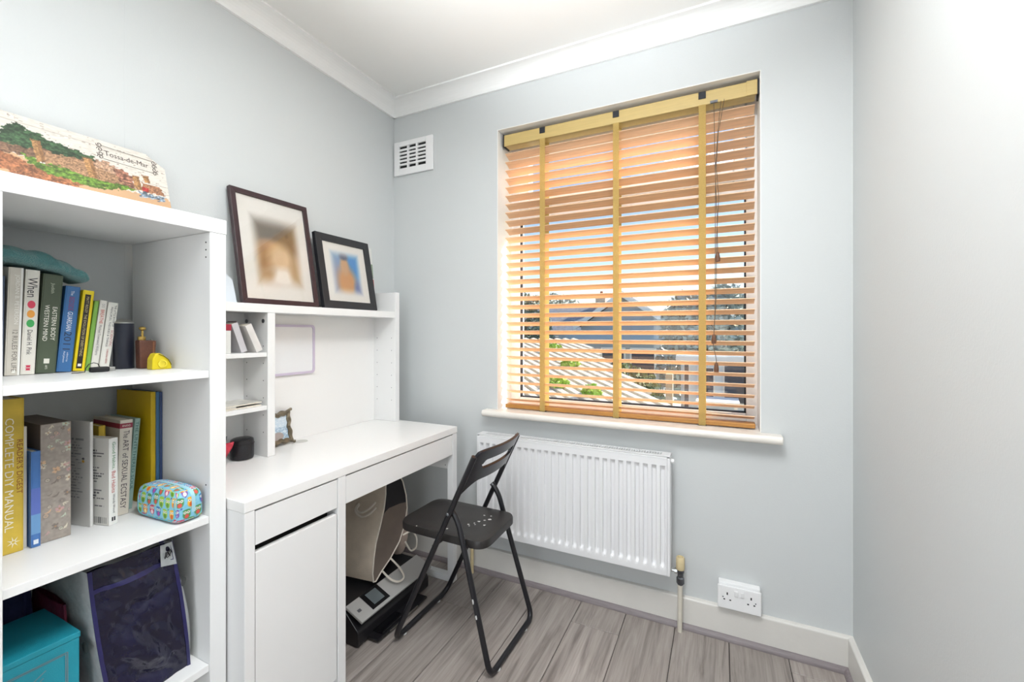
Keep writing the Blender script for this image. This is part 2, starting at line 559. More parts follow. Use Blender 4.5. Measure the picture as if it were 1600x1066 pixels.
# ------------------------------------------------------------------ venetian blind
blind = thing('venetian_blind', 'light oak wooden venetian blind with yellow tapes in the window', 'blind', (1.243, 0.06, 0.828))
BX0, BX1, BY = 0.684, 1.799, 0.060
hr = MB().box(BX0 + 0.004, 0.040, 2.150, BX1 - 0.004, 0.092, 2.198).build('headrail', M_head, blind, bevel=0.002)
MB().box(BX0, 0.032, 2.150, BX1, 0.039, 2.206).build('valance', M_head, blind, bevel=0.0015)
MB().box(BX1 - 0.036, 0.029, 2.150, BX1 + 0.002, 0.0325, 2.208).build('valance_clip', M_head, blind, bevel=0.001)
MB().box(BX0 - 0.008, 0.036, 2.150, BX0 - 0.0005, 0.096, 2.212).build('end_bracket', M_gasket, blind)
MB().box(BX1 + 0.0025, 0.034, 2.150, BX1 + 0.009, 0.096, 2.212).build('end_bracket', M_gasket, blind)
tilt = R(20)
prof = []
for k in range(7):
    t = (k / 6 - 0.5) * 0.050
    prof.append((t, 0.0026 * (1 - (2 * t / 0.05) ** 2)))
poly = [(p[0], p[1] + 0.0014) for p in prof] + [(p[0], p[1] - 0.0014) for p in reversed(prof)]
ct, st_ = math.cos(-tilt), math.sin(-tilt)
poly = [(p[0] * ct - p[1] * st_, p[0] * st_ + p[1] * ct) for p in poly]   # room edge (small y) higher
smesh = None
NS = 30
for i in range(NS):
    z = 0.868 + i * (2.104 - 0.868) / (NS - 1)
    if smesh is None:
        s0 = MB().prism([(BY + p[0], z + p[1]) for p in poly], 'x', BX0 + 0.004, BX1 - 0.006).build('slat', M_slat, blind)
        smesh = s0.data; z_first = z
    else:
        o = bpy.data.objects.new('slat', smesh)
        o.parent = blind; o.location = (0, 0, z - z_first); C.objects.link(o)
MB().box(BX0 + 0.004, 0.036, 0.829, BX1 - 0.004, 0.084, 0.848).build('bottom_rail', M_rail, blind, bevel=0.003)
for x in (0.892, 1.247, 1.602):
    t = MB()
    zz = [0.826 + k * (2.152 - 0.826) / 60 for k in range(61)]
    for y in (0.0318, 0.0882):
        vs = [(x + s, y, z) for z in zz for s in (-0.0135, 0.0135)]
        t.add(vs, [(2 * k, 2 * k + 1, 2 * k + 3, 2 * k + 2) for k in range(60)])
    t.build('ladder_tape', M_tape, blind, recalc=False)
    MB().box(x - 0.014, 0.0285, 2.176, x + 0.014, 0.0315, 2.205).build('tape_clip', M_gasket, blind, bevel=0.001)
    MB().box(x - 0.016, 0.033, 0.8255, x + 0.016, 0.062, 0.829).build('tape_plug', M_gasket, blind)
MB().box(1.632, 0.024, 2.148, 1.660, 0.032, 2.158).build('cord_lock', M_dsteel, blind, bevel=0.001)
cords = [([(1.646, 0.026, 2.15), (1.650, 0.022, 1.9), (1.657, 0.020, 1.70), (1.660, 0.020, 1.535)], (1.660, 0.020, 1.51)),
         ([(1.672, 0.028, 2.152), (1.660, 0.024, 2.02), (1.652, 0.020, 1.88), (1.651, 0.018, 1.6), (1.650, 0.017, 1.3), (1.646, 0.018, 1.20)], (1.646, 0.018, 1.177)),
         ([(1.684, 0.028, 2.155), (1.662, 0.025, 2.02), (1.655, 0.019, 1.88), (1.664, 0.016, 1.75), (1.656, 0.016, 1.6), (1.654, 0.016, 1.35), (1.644, 0.017, 1.16), (1.655, 0.017, 1.10), (1.655, 0.017, 1.085)], (1.655, 0.017, 1.062))]
for pth, tp in cords:
    c = MB().tube(pth, 0.0012, 6).build('pull_cord', M_cord, blind, smooth=True)
    MB().lathe([(0.003, 0.026), (0.006, 0.022), (0.0095, 0.002), (0.009, -0.012), (0.004, -0.013)], tp, 12).build('tassel', M_tassel, c, smooth=True)
# ------------------------------------------------------------------ radiator
RX0, RX1, RZ0, RZ1, RYF = 0.600, 1.490, 0.236, 0.716, -0.100
rad = thing('radiator', 'white fluted panel radiator under the window', 'radiator', (RX0, -0.05, RZ0))
NF, per = 26, 10
nxs = NF * per + 1
xs = np.linspace(RX0 + 0.012, RX1 - 0.012, nxs)
zs = np.array([RZ0 + 0.005, RZ0 + 0.02, 0.268, 0.274, 0.281, 0.290, 0.303, 0.33, 0.47, 0.61, 0.655, 0.664, 0.671, 0.677, 0.69, RZ1 - 0.012])
def flute(x, z):
    ph = (x - xs[0]) / (xs[-1] - xs[0]) * NF % 1.0
    d = abs(ph - 0.5) * 2            # 0 in the middle of a groove
    g = np.clip((0.62 - d) / 0.24, 0, 1); g = g * g * (3 - 2 * g)
    half = 0.30
    dz = min(z - 0.268 - 0.012 * d * d, 0.677 - z)
    e = np.clip(dz / 0.012, 0, 1)
    return RYF + 0.0115 * g * e
vs = [(float(x), float(flute(x, z)), float(z)) for z in zs for x in xs]
fs = [(j * nxs + i, j * nxs + i + 1, (j + 1) * nxs + i + 1, (j + 1) * nxs + i) for j in range(len(zs) - 1) for i in range(nxs - 1)]
MB().add(vs, fs).build('front_panel', M_rad, rad, smooth=True, recalc=False)
e = MB()
e.box(RX0 + 0.001, RYF + 0.001, RZ0, RX0 + 0.012, RYF + 0.02, RZ1 - 0.01).box(RX1 - 0.012, RYF + 0.001, RZ0, RX1 - 0.001, RYF + 0.02, RZ1 - 0.01)
e.box(RX0 + 0.012, RYF + 0.001, RZ1 - 0.013, RX1 - 0.012, RYF + 0.012, RZ1 - 0.006).box(RX0 + .012, RYF + 0.001, RZ0, RX1 - 0.012, RYF + 0.02, RZ0 + 0.006)
e.build('panel_edge', M_rad, rad, bevel=0.002)
for x in (RX0, RX1 - 0.002):
    MB().box(x, RYF + 0.010, RZ0 + 0.01, x + 0.002, -0.035, RZ1).build('side_cover', M_rad, rad, bevel=0.001)
MB().box(RX0 + 0.01, -0.045, RZ0 + 0.01, RX1 - 0.01, -0.037, RZ1 - 0.01).build('rear_panel', M_rad, rad)
# top grille: frame with cross bars
gr = MB()
gr.box(RX0, RYF + 0.006, RZ1 - 0.004, RX1, RYF + 0.018, RZ1).box(RX0, -0.048, RZ1 - 0.004, RX1, -0.035, RZ1)
gr.box(RX0, RYF + 0.018, RZ1 - 0.004, RX0 + 0.035, -0.048, RZ1).box(RX1 - 0.035, RYF + 0.018, RZ1 - 0.004, RX1, -0.048, RZ1)
k = RX0 + 0.035
while k < RX1 - 0.036:
    gr.box(k, RYF + 0.018, RZ1 - 0.004, k + 0.0045, -0.048, RZ1 - 0.0005)
    k += 0.0105
gr.build('top_grille', M_rad, rad)
MB().lathe([(0.006, 0), (0.009, 0.001), (0.009, 0.012), (0.005, 0.014)], (RX1, -0.07, 0.692), 8, 'x').build('bleed_plug', M_upvc, rad)
for x in (RX0 + 0.12, RX1 - 0.12):
    MB().box(x - 0.012, -0.038, 0.30, x + 0.012, -0.001, 0.64).build('bracket', M_rad, rad)
# valve and pipes
valve = thing('radiator_valve', 'cream capped radiator valve on a painted pipe beside the radiator', 'valve', (1.524, -0.05, 0.0))
MB().tube([(1.522, -0.05, 0.0), (1.523, -0.05, 0.215)], 0.0095, 14).build('pipe', M_pipe, valve, smooth=True)
MB().lathe([(0.010, 0.190), (0.015, 0.196), (0.015, 0.218), (0.011, 0.222), (0.011, 0.236), (0.014, 0.240), (0.014, 0.252)], (1.524, -0.05, 0), 8).build('valve_body', M_dsteel, valve)
MB().lathe([(0.007, -0.034), (0.007, -0.022), (0.012, -0.022), (0.012, -0.012), (0.008, -0.012), (0.008, 0.0)], (1.524, -0.05, 0.243), 8, 'x').build('union_nut', M_steel, valve)
MB().lathe([(0.015, 0.252), (0.0165, 0.256), (0.0165, 0.297), (0.014, 0.302), (0.010, 0.302), (0.009, 0.298)], (1.524, -0.05, 0), 20).build('cap', M_cream, valve, smooth=True)
MB().tube([(0.545, -0.05, 0.0), (0.545, -0.05, 0.215), (0.552, -0.05, 0.245), (0.575, -0.05, 0.25), (0.602, -0.05, 0.25)], 0.0085, 12).build('pipe_tail', M_cream, loc=(0.545, -0.05, 0), smooth=True)
tag(bpy.data.objects['pipe_tail'], 'short cream painted pipe rising at the desk end of the radiator', 'pipe')

# ------------------------------------------------------------------ socket and vent
so = thing('wall_socket', 'white double wall socket on the skirting', 'socket', (1.735, -0.02, 0.13))
MB().box(1.663, -0.028, 0.134, 1.807, 0.0, 0.230).build('back_box', M_upvc, so, bevel=0.003)
MB().box(1.660, -0.036, 0.131, 1.810, -0.0285, 0.221).build('faceplate', M_upvc, so, bevel=0.003)
for cx in (1.694, 1.776):
    h = MB()
    h.box(cx - 0.0022, -0.0366, 0.186, cx + 0.0022, -0.0358, 0.1955)
    h.box(cx - 0.0135, -0.0366, 0.1655, cx - 0.0075, -0.0358, 0.170)
    h.box(cx + 0.0075, -0.0366, 0.1655, cx + 0.0135, -0.0358, 0.170)
    h.build('pin_holes', M_hole, so)
for cx in (1.679, 1.791):
    MB().lathe([(0.0025, -0.0366), (0.0025, -0.0358)], (cx, 0, 0.176), 8, 'y').build('screw', M_dsteel, so)
for cx in (1.725, 1.746):
    MB().prism([(-0.0365, 0.186), (-0.0395, 0.188), (-0.041, 0.207), (-0.0365, 0.209)], 'x', cx - 0.0065, cx + 0.0065).build('rocker_switch', M_upvc, so, bevel=0.001)

ve = thing('air_vent', 'white louvred air vent plate high in the corner', 'vent', (0.145, 0, 2.09))
VX0, VX1, VZ0, VZ1 = 0.012, 0.276, 2.088, 2.276
MB().box(VX0 + 0.012, -0.004, VZ0 + 0.012, VX1 - 0.012, -0.0005, VZ1 - 0.012).build('cavity', M_hole, ve)
vp = MB()
lx0, lx1, lz0, lz1 = VX0 + 0.036, VX1 - 0.046, VZ0 + 0.038, VZ1 - 0.028
vp.box(VX0, -0.014, VZ0, lx0, -0.001, VZ1).box(lx1, -0.014, VZ0, VX1, -0.001, VZ1)
vp.box(lx0, -0.014, VZ0, lx1, -0.001, lz0).box(lx0, -0.014, lz1, lx1, -0.001, VZ1)
vp.build('plate', M_upvc, ve, bevel=0.003)
cw = (lx1 - lx0) / 3
for k in (1, 2):
    MB().box(lx0 + cw * k - 0.006, -0.013, lz0, lx0 + cw * k + 0.006, -0.004, lz1).build('mullion', M_upvc, ve)
rp = (lz1 - lz0) / 6
for k in range(1, 6):
    MB().box(lx0, -0.0135, lz0 + rp * k - 0.0055, lx1, -0.006, lz0 + rp * k + 0.0055).build('louvre', M_upvc, ve, bevel=0.001)

# ------------------------------------------------------------------ bookcase
BXF, BXB = 0.437, 0.035
BR, BL = -1.186, -1.6415                 # outer right and left
TH = 0.042
bc = thing('bookcase', 'tall white open bookcase filled with books at the left edge', 'bookcase', (0.23, -1.42, 0))
box('top_panel', M_white, (BXB, BL - 0.001, 1.482), (BXF + 0.001, BR + 0.001, 1.521), bc)
box('side_panel', M_white, (BXB, BR - TH, 0.0), (BXF, BR, 1.4815), bc)
box('side_panel', M_white, (BXB, BL, 0.0), (BXF, BL + TH, 1.4815), bc)
SZ = (1.109, 0.718, 0.320)
for z in SZ:
    box('shelf', M_white, (BXB, BL + TH + 0.0005, z - 0.019), (BXF - 0.004, BR - TH - 0.0005, z), bc, bevel=0.001)
box('bottom_panel', M_white, (BXB, BL + TH + 0.0005, 0.0), (BXF - 0.004, BR - TH - 0.0005, 0.04), bc)
ph = MB()
for z in (1.455, 1.435, 1.415, 0.80):
    for x in (BXF - 0.018,):
        ph.lathe([(0.0022, -0.0004), (0.0022, 0.001)], (x, BR - TH - 0.0004, z), 8, 'y')
ph.build('peg_holes', M_hole, bc)['kind'] = 'stuff'

# ------------------------------------------------------------------ desk
DX, DY0, DY1 = 0.510, -1.182, -0.132
desk = thing('desk', 'white foil desk with drawers and a cupboard along the wall', 'desk', (0.26, -0.66, 0))
box('desk_top', M_whiteg, (0.021, DY0, 0.720), (DX, DY1, 0.750), desk, bevel=0.0018)
lp = box('side_panel', M_white, (0.021, DY0 + 0.001, 0.0), (DX - 0.001, DY0 + 0.031, 0.7195), desk)
box('divider_panel', M_white, (0.021, -0.862, 0.0), (DX - 0.001, -0.829, 0.7195), desk)
d1 = box('drawer', M_white, (0.06, DY0 + 0.033, 0.620), (DX - 0.003, -0.864, 0.7145), desk, bevel=0.001)
dr = box('cupboard_door', M_white, (DX - 0.022, DY0 + 0.033, 0.045), (DX - 0.003, -0.866, 0.599), desk, bevel=0.0012)
box('gap_shade_block', M_dark, (0.05, DY0 + 0.032, 0.045), (DX - 0.05, -0.864, 0.6195), desk)  # solid black block, added so the gap above the door reads as shade
box('plinth', M_white, (0.05, DY0 + 0.032, 0.0), (DX - 0.03, -0.864, 0.044), desk)
d2 = box('drawer', M_white, (0.08, -0.827, 0.620), (DX - 0.003, -0.168, 0.7145), desk, bevel=0.001)
box('front_post', M_white, (DX - 0.034, -0.166, 0.0), (DX - 0.001, DY1 - 0.001, 0.7195), desk)
box('rear_post', M_white, (0.021, -0.166, 0.0), (0.055, DY1 - 0.001, 0.7195), desk)
box('foot_rail', M_white, (0.0555, -0.166, 0.0), (DX - 0.0345, DY1 - 0.001, 0.032), desk)
box('side_apron', M_white, (0.0555, -0.160, 0.545), (DX - 0.0345, DY1 - 0.004, 0.7195), desk)
box('rear_apron', M_white, (0.021, -0.828, 0.42), (0.036, -0.167, 0.7195), desk)
MB().lathe([(0.0022, -0.0004), (0.0022, 0.0006)], (DX - 0.050, -0.1604, 0.562), 8, 'y').build('peg_hole', M_hole, desk)
gm = MB()
for r0, r1, z0, z1 in ((0.0, 0.026, 0.7502, 0.7515),):
    gm.lathe([(r1, z0), (r1 - 0.001, z1), (0.001, z1)], (0.076, -0.664, 0), 28)
gm.build('cable_grommet', mat('grey_plastic', 'c9c9c4', 0.45), desk, smooth=True)

# hutch standing on the desk
HX = 0.167
hu = thing('desk_hutch', 'white shelf unit with small compartments standing on the desk', 'shelf unit', (0.09, -0.66, 0.7505))
HB = 0.021
box('side_panel', M_white, (HB, -0.182, 0.7505), (HX, -0.151, 1.415), hu)
box('side_panel', M_white, (HB, DY0 + 0.002, 0.7505), (HX, DY0 + 0.033, 1.415), hu)
box('top_shelf', M_white, (HB, DY0 + 0.0335, 1.284), (HX - 0.001, -0.1825, 1.315), hu)
box('back_panel', M_whiteg, (HB - 0.004, DY0 + 0.0335, 0.7505), (HB + 0.004, -0.1825, 1.2835), hu, bevel=0)
box('partition', M_white, (HB + 0.0045, -0.876, 0.7505), (HX - 0.001, -0.846, 1.2835), hu)
for z in (1.137, 0.941):
    box('small_shelf', M_white, (HB + 0.0045, DY0 + 0.034, z - 0.016), (HX - 0.004, -0.8765, z), hu)
ph = MB()
for x in (0.045, 0.142):
    for z in [0.86 + 0.064 * k for k in range(6)]:
        ph.lathe([(0.002, -0.0004), (0.002, 0.0006)], (x, -0.1824, z), 8, 'y')
        ph.lathe([(0.002, -0.0004), (0.002, 0.0006)], (x, -0.8764, z - 0.02), 8, 'y')
ph.build('peg_holes', M_dsteel, hu)['kind'] = 'stuff'
for x in (0.045, 0.142):
    MB().lathe([(0.008, -0.0012), (0.007, 0.0), (0.007, 0.001)], (x, -0.8766, 1.253), 12, 'y').build('cam_fitting', M_dsteel, hu)

# ------------------------------------------------------------------ folding chair
YN, YF = -0.606, -0.246
ch = thing('folding_chair', 'black folding chair with paint flecks pulled up to the desk', 'chair', (0.72, -0.43, 0))
def fx(z): return 0.520 + 0.478 * z
r_t = 0.0105
zt = 0.772
loop = arc_path([(fx(zt), YN, zt), (fx(0.011), YN, 0.0115), (fx(0.011), YF, 0.0115), (fx(zt), YF, zt)], 0.055, 8)
MB().tube(loop, r_t, 12).build('front_frame', M_black, ch, smooth=True)
yn2, yf2 = YN + 0.023, YF - 0.023
px_, pz = fx(0.552) + 0.004, 0.552
loop2 = arc_path([(px_ - 0.012, yn2, pz + 0.004), (px_ + 0.018, yn2, pz - 0.025), (0.948, YN + 0.008, 0.0115), (0.953, YF + 0.004, 0.0115), (px_ + 0.018, yf2, pz - 0.025), (px_ - 0.012, yf2, pz + 0.004)], 0.04, 8)
MB().tube(loop2, r_t, 12).build('rear_frame', M_black, ch, smooth=True)
for y0, y1 in ((YN - 0.012, yn2 + 0.011), (yf2 - 0.011, YF + 0.012)):
    MB().lathe([(0.004, y0), (0.006, y0 + 0.002), (0.006, y1 - 0.002), (0.004, y1)], (px_ - 0.006, 0, pz), 10, 'y').build('pivot_rivet', M_dsteel, ch)
# seat: rounded board, slightly dished
outline = rounded([(0.497, YN + 0.045), (0.500, YF - 0.030), (0.902, YF - 0.036), (0.908, YN + 0.036)], [0.075, 0.06, 0.055, 0.06], 8)
cxs, cys = 0.705, -0.426
st = MB()
n = len(outline)
rings = [(1.0, 0.424, 0), (1.0, 0.446, 0), (0.985, 0.452, 1), (0.93, 0.4535, 1), (0.7, 0.4515, 1), (0.4, 0.4495, 1), (0.1, 0.449, 1)]
vs = []
for s, z, _ in rings:
    for p in outline:
        vs.append((cxs + (p[0] - cxs) * s, cys + (p[1] - cys) * s, z))
fs = [tuple(range(n - 1, -1, -1))]
for i in range(len(rings) - 1):
    for k in range(n):
        l = (k + 1) % n
        fs.append((i * n + k, i * n + l, (i + 1) * n + l, (i + 1) * n + k))
fs.append(tuple((len(rings) - 1) * n + k for k in range(n)))
st.add(vs, fs).build('seat', M_seat, ch, smooth=True)
MB().tube([(0.712, YN + 0.0, 0.418), (0.712, YF, 0.418)], 0.006, 8).build('seat_rod', M_black, ch, smooth=True)
# backrest with a long slot, bowed backwards
NC = 56
def back_pt(s, v):
    """s -1..1 across, v height z"""
    y = (YN + YF) / 2 + s * (YF - YN) / 2
    bow = 0.032 * (1 - s * s)
    return (fx(v) + bow, y, v)
vs, fs = [], []
rows = []
for i in range(NC + 1):
    s = -1 + 2 * i / NC
    top = 0.790 - 0.012 * abs(s) ** 10 - 0.018 * max(0, abs(s) - 0.93) / 0.07
    bot = 0.668 - 0.052 * max(0, (abs(s) - 0.55) / 0.45) ** 2
    mid = 0.731
    a = 0.68
    if abs(s) < a:
        hh = 0.0165 * min(1.0, math.sqrt(max(0, 1 - max(0, (abs(s) - (a - 0.09)) / 0.09) ** 2)))
    else:
        hh = 0.0
    hh = max(hh, 0.0)
    levels = [bot, (bot + mid - hh) / 2, mid - hh, mid + hh, (top + mid + hh) / 2, top]
    row = []
    for k, z in enumerate(levels):
        row.append(len(vs)); vs.append(back_pt(s, z))
    rows.append((row, hh))
for i in range(NC):
    (a, ha), (b, hb) = rows[i], rows[i + 1]
    for k in range(5):
        if k == 2: continue
        fs.append((a[k], b[k], b[k + 1], a[k + 1]))
br = MB().add(vs, fs)
bo = br.build('backrest', M_back, ch, recalc=False)
bm = bmesh.new(); bm.from_mesh(bo.data)
bmesh.ops.remove_doubles(bm, verts=bm.verts, dist=1e-5)
bm.to_mesh(bo.data); bm.free()
sd = bo.modifiers.new('solid', 'SOLIDIFY'); sd.thickness = 0.011; sd.offset = 0
bv = bo.modifiers.new('bevel', 'BEVEL'); bv.width = 0.002; bv.segments = 2; bv.limit_method = 'ANGLE'
# paint flecks
fl = MB()
def blob(cx, cy, z, r, n=7, sx=1.0):
    vs = [(cx + sx * r * random.uniform(0.5, 1.1) * math.cos(2 * math.pi * k / n), cy + r * random.uniform(0.4, 1.0) * math.sin(2 * math.pi * k / n), z) for k in range(n)]
    fl.add(vs, [tuple(range(n))])
for (cx, cy, r) in [(0.79, -0.44, .006), (0.80, -0.42, .008), (0.815, -0.40, .007), (0.83, -0.385, .009), (0.80, -0.45, .004), (0.835, -0.44, .008), (0.785, -0.47, .004), (0.79, -0.36, .006), (0.82, -0.355, .005), (0.71, -0.535, .008), (0.72, -0.528, .006), (0.60, -0.56, .004), (0.80, -0.555, .006), (0.81, -0.55, .004), (0.775, -0.46, .005)]:
    blob(cx, cy, 0.4536, r)
fl.build('paint_flecks', M_fleck, ch, recalc=False)['kind'] = 'stuff'
fl = MB()
for t in (0.52, 0.53, 0.62, 0.63):
    a = Vector((px_ + 0.018, yn2, pz - 0.025)); b = Vector((0.948, YN + 0.008, 0.0115))
    p = a.lerp(b, t)
    vs = [p + Vector((0.0085 * math.cos(q) * 0.9, -0.0078, 0.008 * math.sin(q) * random.uniform(.5, 1.1))) * 1.0 for q in [k * math.pi / 3.5 for k in range(7)]]
    vs = [Vector((p.x + 0.45 * (v.x - p.x), p.y - 0.0108, v.z)) for v in vs]
    fl.add(vs, [tuple(range(7))])
fl.build('leg_paint_chips', M_fleck, ch, recalc=False)['kind'] = 'stuff'
for p in ((fx(0.011), YN + 0.06), (fx(0.011), YF - 0.07), (0.95, YN + 0.06), (0.952, YF - 0.07)):
    MB().lathe([(0.009, 0.0), (0.011, 0.001), (0.011, 0.006), (0.008, 0.008)], (p[0], p[1], 0), 12).build('rubber_foot', M_fleck, ch)

# ------------------------------------------------------------------ books
def book(label, y, x, z, t, h, d, cover, lean=0.0, yaw=0.0, texts=(), name='book', pages=None, group=None, soft=True, rough=0.4, cat='book', covermat=None):
    """standing book, spine towards the room. y = bottom edge nearest the camera; lean > 0 tips the top towards the window"""
    a = R(lean)
    root = thing(name, label, cat, (x, y, z + 0.0005 + t * math.sin(max(a, 0))), (-a, 0, R(yaw)), group, local=True)
    m = covermat or mat('cover_' + cover, cover, rough, var=0.05, scale=25)
    c = min(0.0022, t * 0.14)
    cv = MB()
    cv.box(-d, 0, 0, 0, c, h).box(-d, t - c, 0, 0, t, h).box(-0.0016, c, 0, 0, t - c, h)
    co = cv.build('cover', m, root)
    bv = co.modifiers.new('bevel', 'BEVEL'); bv.width = 0.0006; bv.segments = 1
    MB().box(-d + 0.003, c, 0.0025, -0.0016, t - c, h - 0.0025).build('pages', pages or M_paper, root)
    for tx in texts:
        s, L, H, z0, yc, col = tx[:6]
        text_part(s, L, H, (0.0005, yc - H / 2, z0), (0, 0, -1), (0, 1, 0), mat('ink_' + col, col, 0.5), root)
    return root

def spine_patch(root, name, y0, y1, z0, z1, col, r=0.5):
    return MB().box(0.0001, y0, z0, 0.0004, y1, z1).build(name, mat('ink_' + col, col, r), root)

def disc(root, name, yc, zc, a, b, col, n=20):
    vs = [(0.0005, yc + a * math.cos(2 * math.pi * k / n), zc + b * math.sin(2 * math.pi * k / n)) for k in range(n)]
    return MB().add(vs, [tuple(range(n))]).build(name, mat('ink_' + col, col, 0.5), root, recalc=False)

G1 = 'books on the upper bookcase shelf'
z1 = SZ[0]
b = book('tall grey beige book beside the white one with coloured dots, upper shelf', -1.5255, 0.160, z1, 0.0245, 0.257, 0.13, 'cfc9bd', 1.6, group=G1,
         texts=[('JORDAN B. PETERSON', 0.118, 0.009, 0.240, 0.0145, 'f1efe8'), ('12 RULES FOR LIFE', 0.098, 0.0085, 0.108, 0.0145, '6f6a62')])
spine_patch(b, 'white_edge', 0.0205, 0.0243, 0.0, 0.257, 'ecebe6')
MB().add([(0.0005, 0.011, 0.006), (0.0005, 0.017, 0.006), (0.0005, 0.017, 0.017), (0.0005, 0.013, 0.011)], [(0, 1, 2, 3)]).build('publisher_mark', mat('ink_f1efe8', 'f1efe8'), b, recalc=False)
b = book('white book with red, orange and green dots down its spine', -1.4995, 0.158, z1, 0.0245, 0.255, 0.13, 'e4e0d6', 2.2, group=G1,
         texts=[('When', 0.048, 0.017, 0.236, 0.0125, '26262a'), ('Daniel H. Pink', 0.060, 0.0085, 0.108, 0.0125, '2c2c30')])
for zz, c in ((0.170, 'd8435c'), (0.147, 'efa445'), (0.124, '43a95a')):
    disc(b, 'dot', 0.0125, zz, 0.0068, 0.0095, c)
for zz in (0.0125, 0.0195):
    MB().add([(0.0005, 0.008, zz + .003), (0.0005, 0.017, zz + .003), (0.0005, 0.0155, zz), (0.0005, 0.017, zz - .0025), (0.0005, 0.008, zz - .0025), (0.0005, 0.0095, zz)], [(0, 1, 2, 3, 4, 5)]).build('publisher_mark', mat('ink_c7304f', 'c7304f'), b, recalc=False)
b = book('thick dark green book with white capitals on the upper shelf', -1.4735, 0.156, z1, 0.036, 0.248, 0.14, '4b5643', 3.4, group=G1,
         texts=[('EASTERN BODY', 0.084, 0.0085, 0.166, 0.0255, 'e8e6da'), ('WESTERN MIND', 0.090, 0.0085, 0.170, 0.0115, 'e8e6da'), ('Judith', 0.026, 0.008, 0.226, 0.018, 'b9bda8'), ('ARTS', 0.010, 0.004, 0.020, 0.018, 'e8e6da')])
spine_patch(b, 'publisher_mark', 0.013, 0.023, 0.024, 0.036, 'e8e6da')
b = book('bright blue book between the dark green and yellow spines, upper shelf', -1.4345, 0.150, z1, 0.0285, 0.222, 0.13, '3a6da3', 4.8, group=G1,
         texts=[('The', 0.012, 0.006, 0.210, 0.014, 'dfe6f0'), ('BEDSIDE', 0.036, 0.010, 0.194, 0.014, '8a3f6b'), ('GUARDIAN', 0.050, 0.010, 0.155, 0.014, 'e8ecf2'), ('2011', 0.046, 0.014, 0.103, 0.014, '2a3550'), ('edited by', 0.024, 0.004, 0.050, 0.017, 'dfe6f0'), ('Paul Johnson', 0.028, 0.0045, 0.052, 0.0105, 'dfe6f0')])
b = book('yellow bordered book with a black spine panel on the upper shelf', -1.4035, 0.152, z1, 0.0225, 0.214, 0.13, 'ecd21c', 5.6, group=G1)
spine_patch(b, 'black_band', 0.0050, 0.0165, 0.007, 0.203, '241d1a')
MATS_T = mat('ink_c9b98a', 'c9b98a', 0.5)
text_part('MATT RIDLEY  THE EVOLUTION OF EVERYTHING', 0.158, 0.0055, (0.0007, 0.008, 0.197), (0, 0, -1), (0, 1, 0), MATS_T, b)
MB().box(0.0005, 0.0075, 0.012, 0.0007, 0.0145, 0.019).build('publisher_mark', mat('ink_f1efe8', 'f1efe8'), b)
book('thin bright green paperback between yellow and white spines', -1.3795, 0.150, z1, 0.0095, 0.188, 0.13, '7fae4d', 6.2, group=G1)
book('narrow white paperback with one red word, next to the thin green spine', -1.3685, 0.150, z1, 0.0155, 0.190, 0.13, 'e3e0d8', 6.4, group=G1,
     texts=[('DO', 0.010, 0.006, 0.180, 0.0078, '8d8d8a'), ('BREATHE', 0.038, 0.0075, 0.164, 0.0078, 'c9503f'), ('Michael Townsend Williams', 0.082, 0.0058, 0.122, 0.0078, '77777a')])
book('white paperback with black and red capitals leaning by the black cylinder', -1.3515, 0.152, z1, 0.0215, 0.185, 0.13, 'e6e4dc', 6.6, group=G1,
     texts=[('THE LITTLE BOOK OF', 0.060, 0.0048, 0.178, 0.0165, '3a3a3e'), ('SCIENTIFIC', 0.045, 0.0056, 0.108, 0.0165, 'a8383a'), ('PRINCIPLES, THEORIES & THINGS', 0.110, 0.0052, 0.172, 0.0085, '3a3a3e'), ('SURENDRA VERMA', 0.040, 0.0040, 0.056, 0.0125, 'b5524c')])
# a blue-black book sliver next to the left upright
book('dark slate blue book half hidden by the bookcase upright', -1.556, 0.162, z1, 0.028, 0.235, 0.13, '4a5870', 0.8, group=G1)

# teal towel lying along the book tops
def cloth_slab(name, label, cat, m, x0, x1, path, thick, seed=1, nx=16, loc=None):
    """soft folded cloth: rounded slab following path of (y, z) tops, between x0 and x1"""
    rr = np.random.default_rng(seed)
    n = len(path); K = 16
    mb = MB(); vs = []
    ys = np.array([p[0] for p in path]); zs_ = np.array([p[1] for p in path]); th = np.array(thick)
    tt = np.linspace(0, n - 1, 40)
    Y = np.interp(tt, range(n), ys); Z = np.interp(tt, range(n), zs_); T = np.interp(tt, range(n), th)
    for i in range(40):
        e = min(1.0, math.sqrt(max(0.02, min(i, 39 - i) / 2.2)))
        for k in range(K):
            q = 2 * math.pi * k / K
            cxk = math.copysign(abs(math.cos(q)) ** 0.5, math.cos(q)); szk = math.copysign(abs(math.sin(q)) ** 0.75, math.sin(q))
            w = 0.006 * math.sin(i * 0.55 + k * 1.3) + 0.004 * rr.standard_normal() * 0.5
            vs.append(((x0 + x1) / 2 + (x1 - x0) / 2 * cxk * (0.8 + 0.2 * e) + w, Y[i], Z[i] + T[i] / 2 * szk * e + 0.003 * math.sin(i * 0.9 + q * 2) * (1 if szk > 0 else 0)))
    fs = [(i * K + k, i * K + (k + 1) % K, (i + 1) * K + (k + 1) % K, (i + 1) * K + k) for i in range(39) for k in range(K)]
    fs += [tuple(range(K - 1, -1, -1)), tuple(39 * K + k for k in range(K))]
    mb.add(vs, fs)
    o = mb.build(name, m, loc=loc or ((x0 + x1) / 2, Y[20], Z[20]), smooth=True)
    sb = o.modifiers.new('sub', 'SUBSURF'); sb.levels = 1; sb.render_levels = 2
    return tag(o, label, cat)
M_towel = mat('teal_towel', '5d9a9b', 0.95, var=0.12, scale=30, bump=0.9, bscale=350, sheen=0.4)
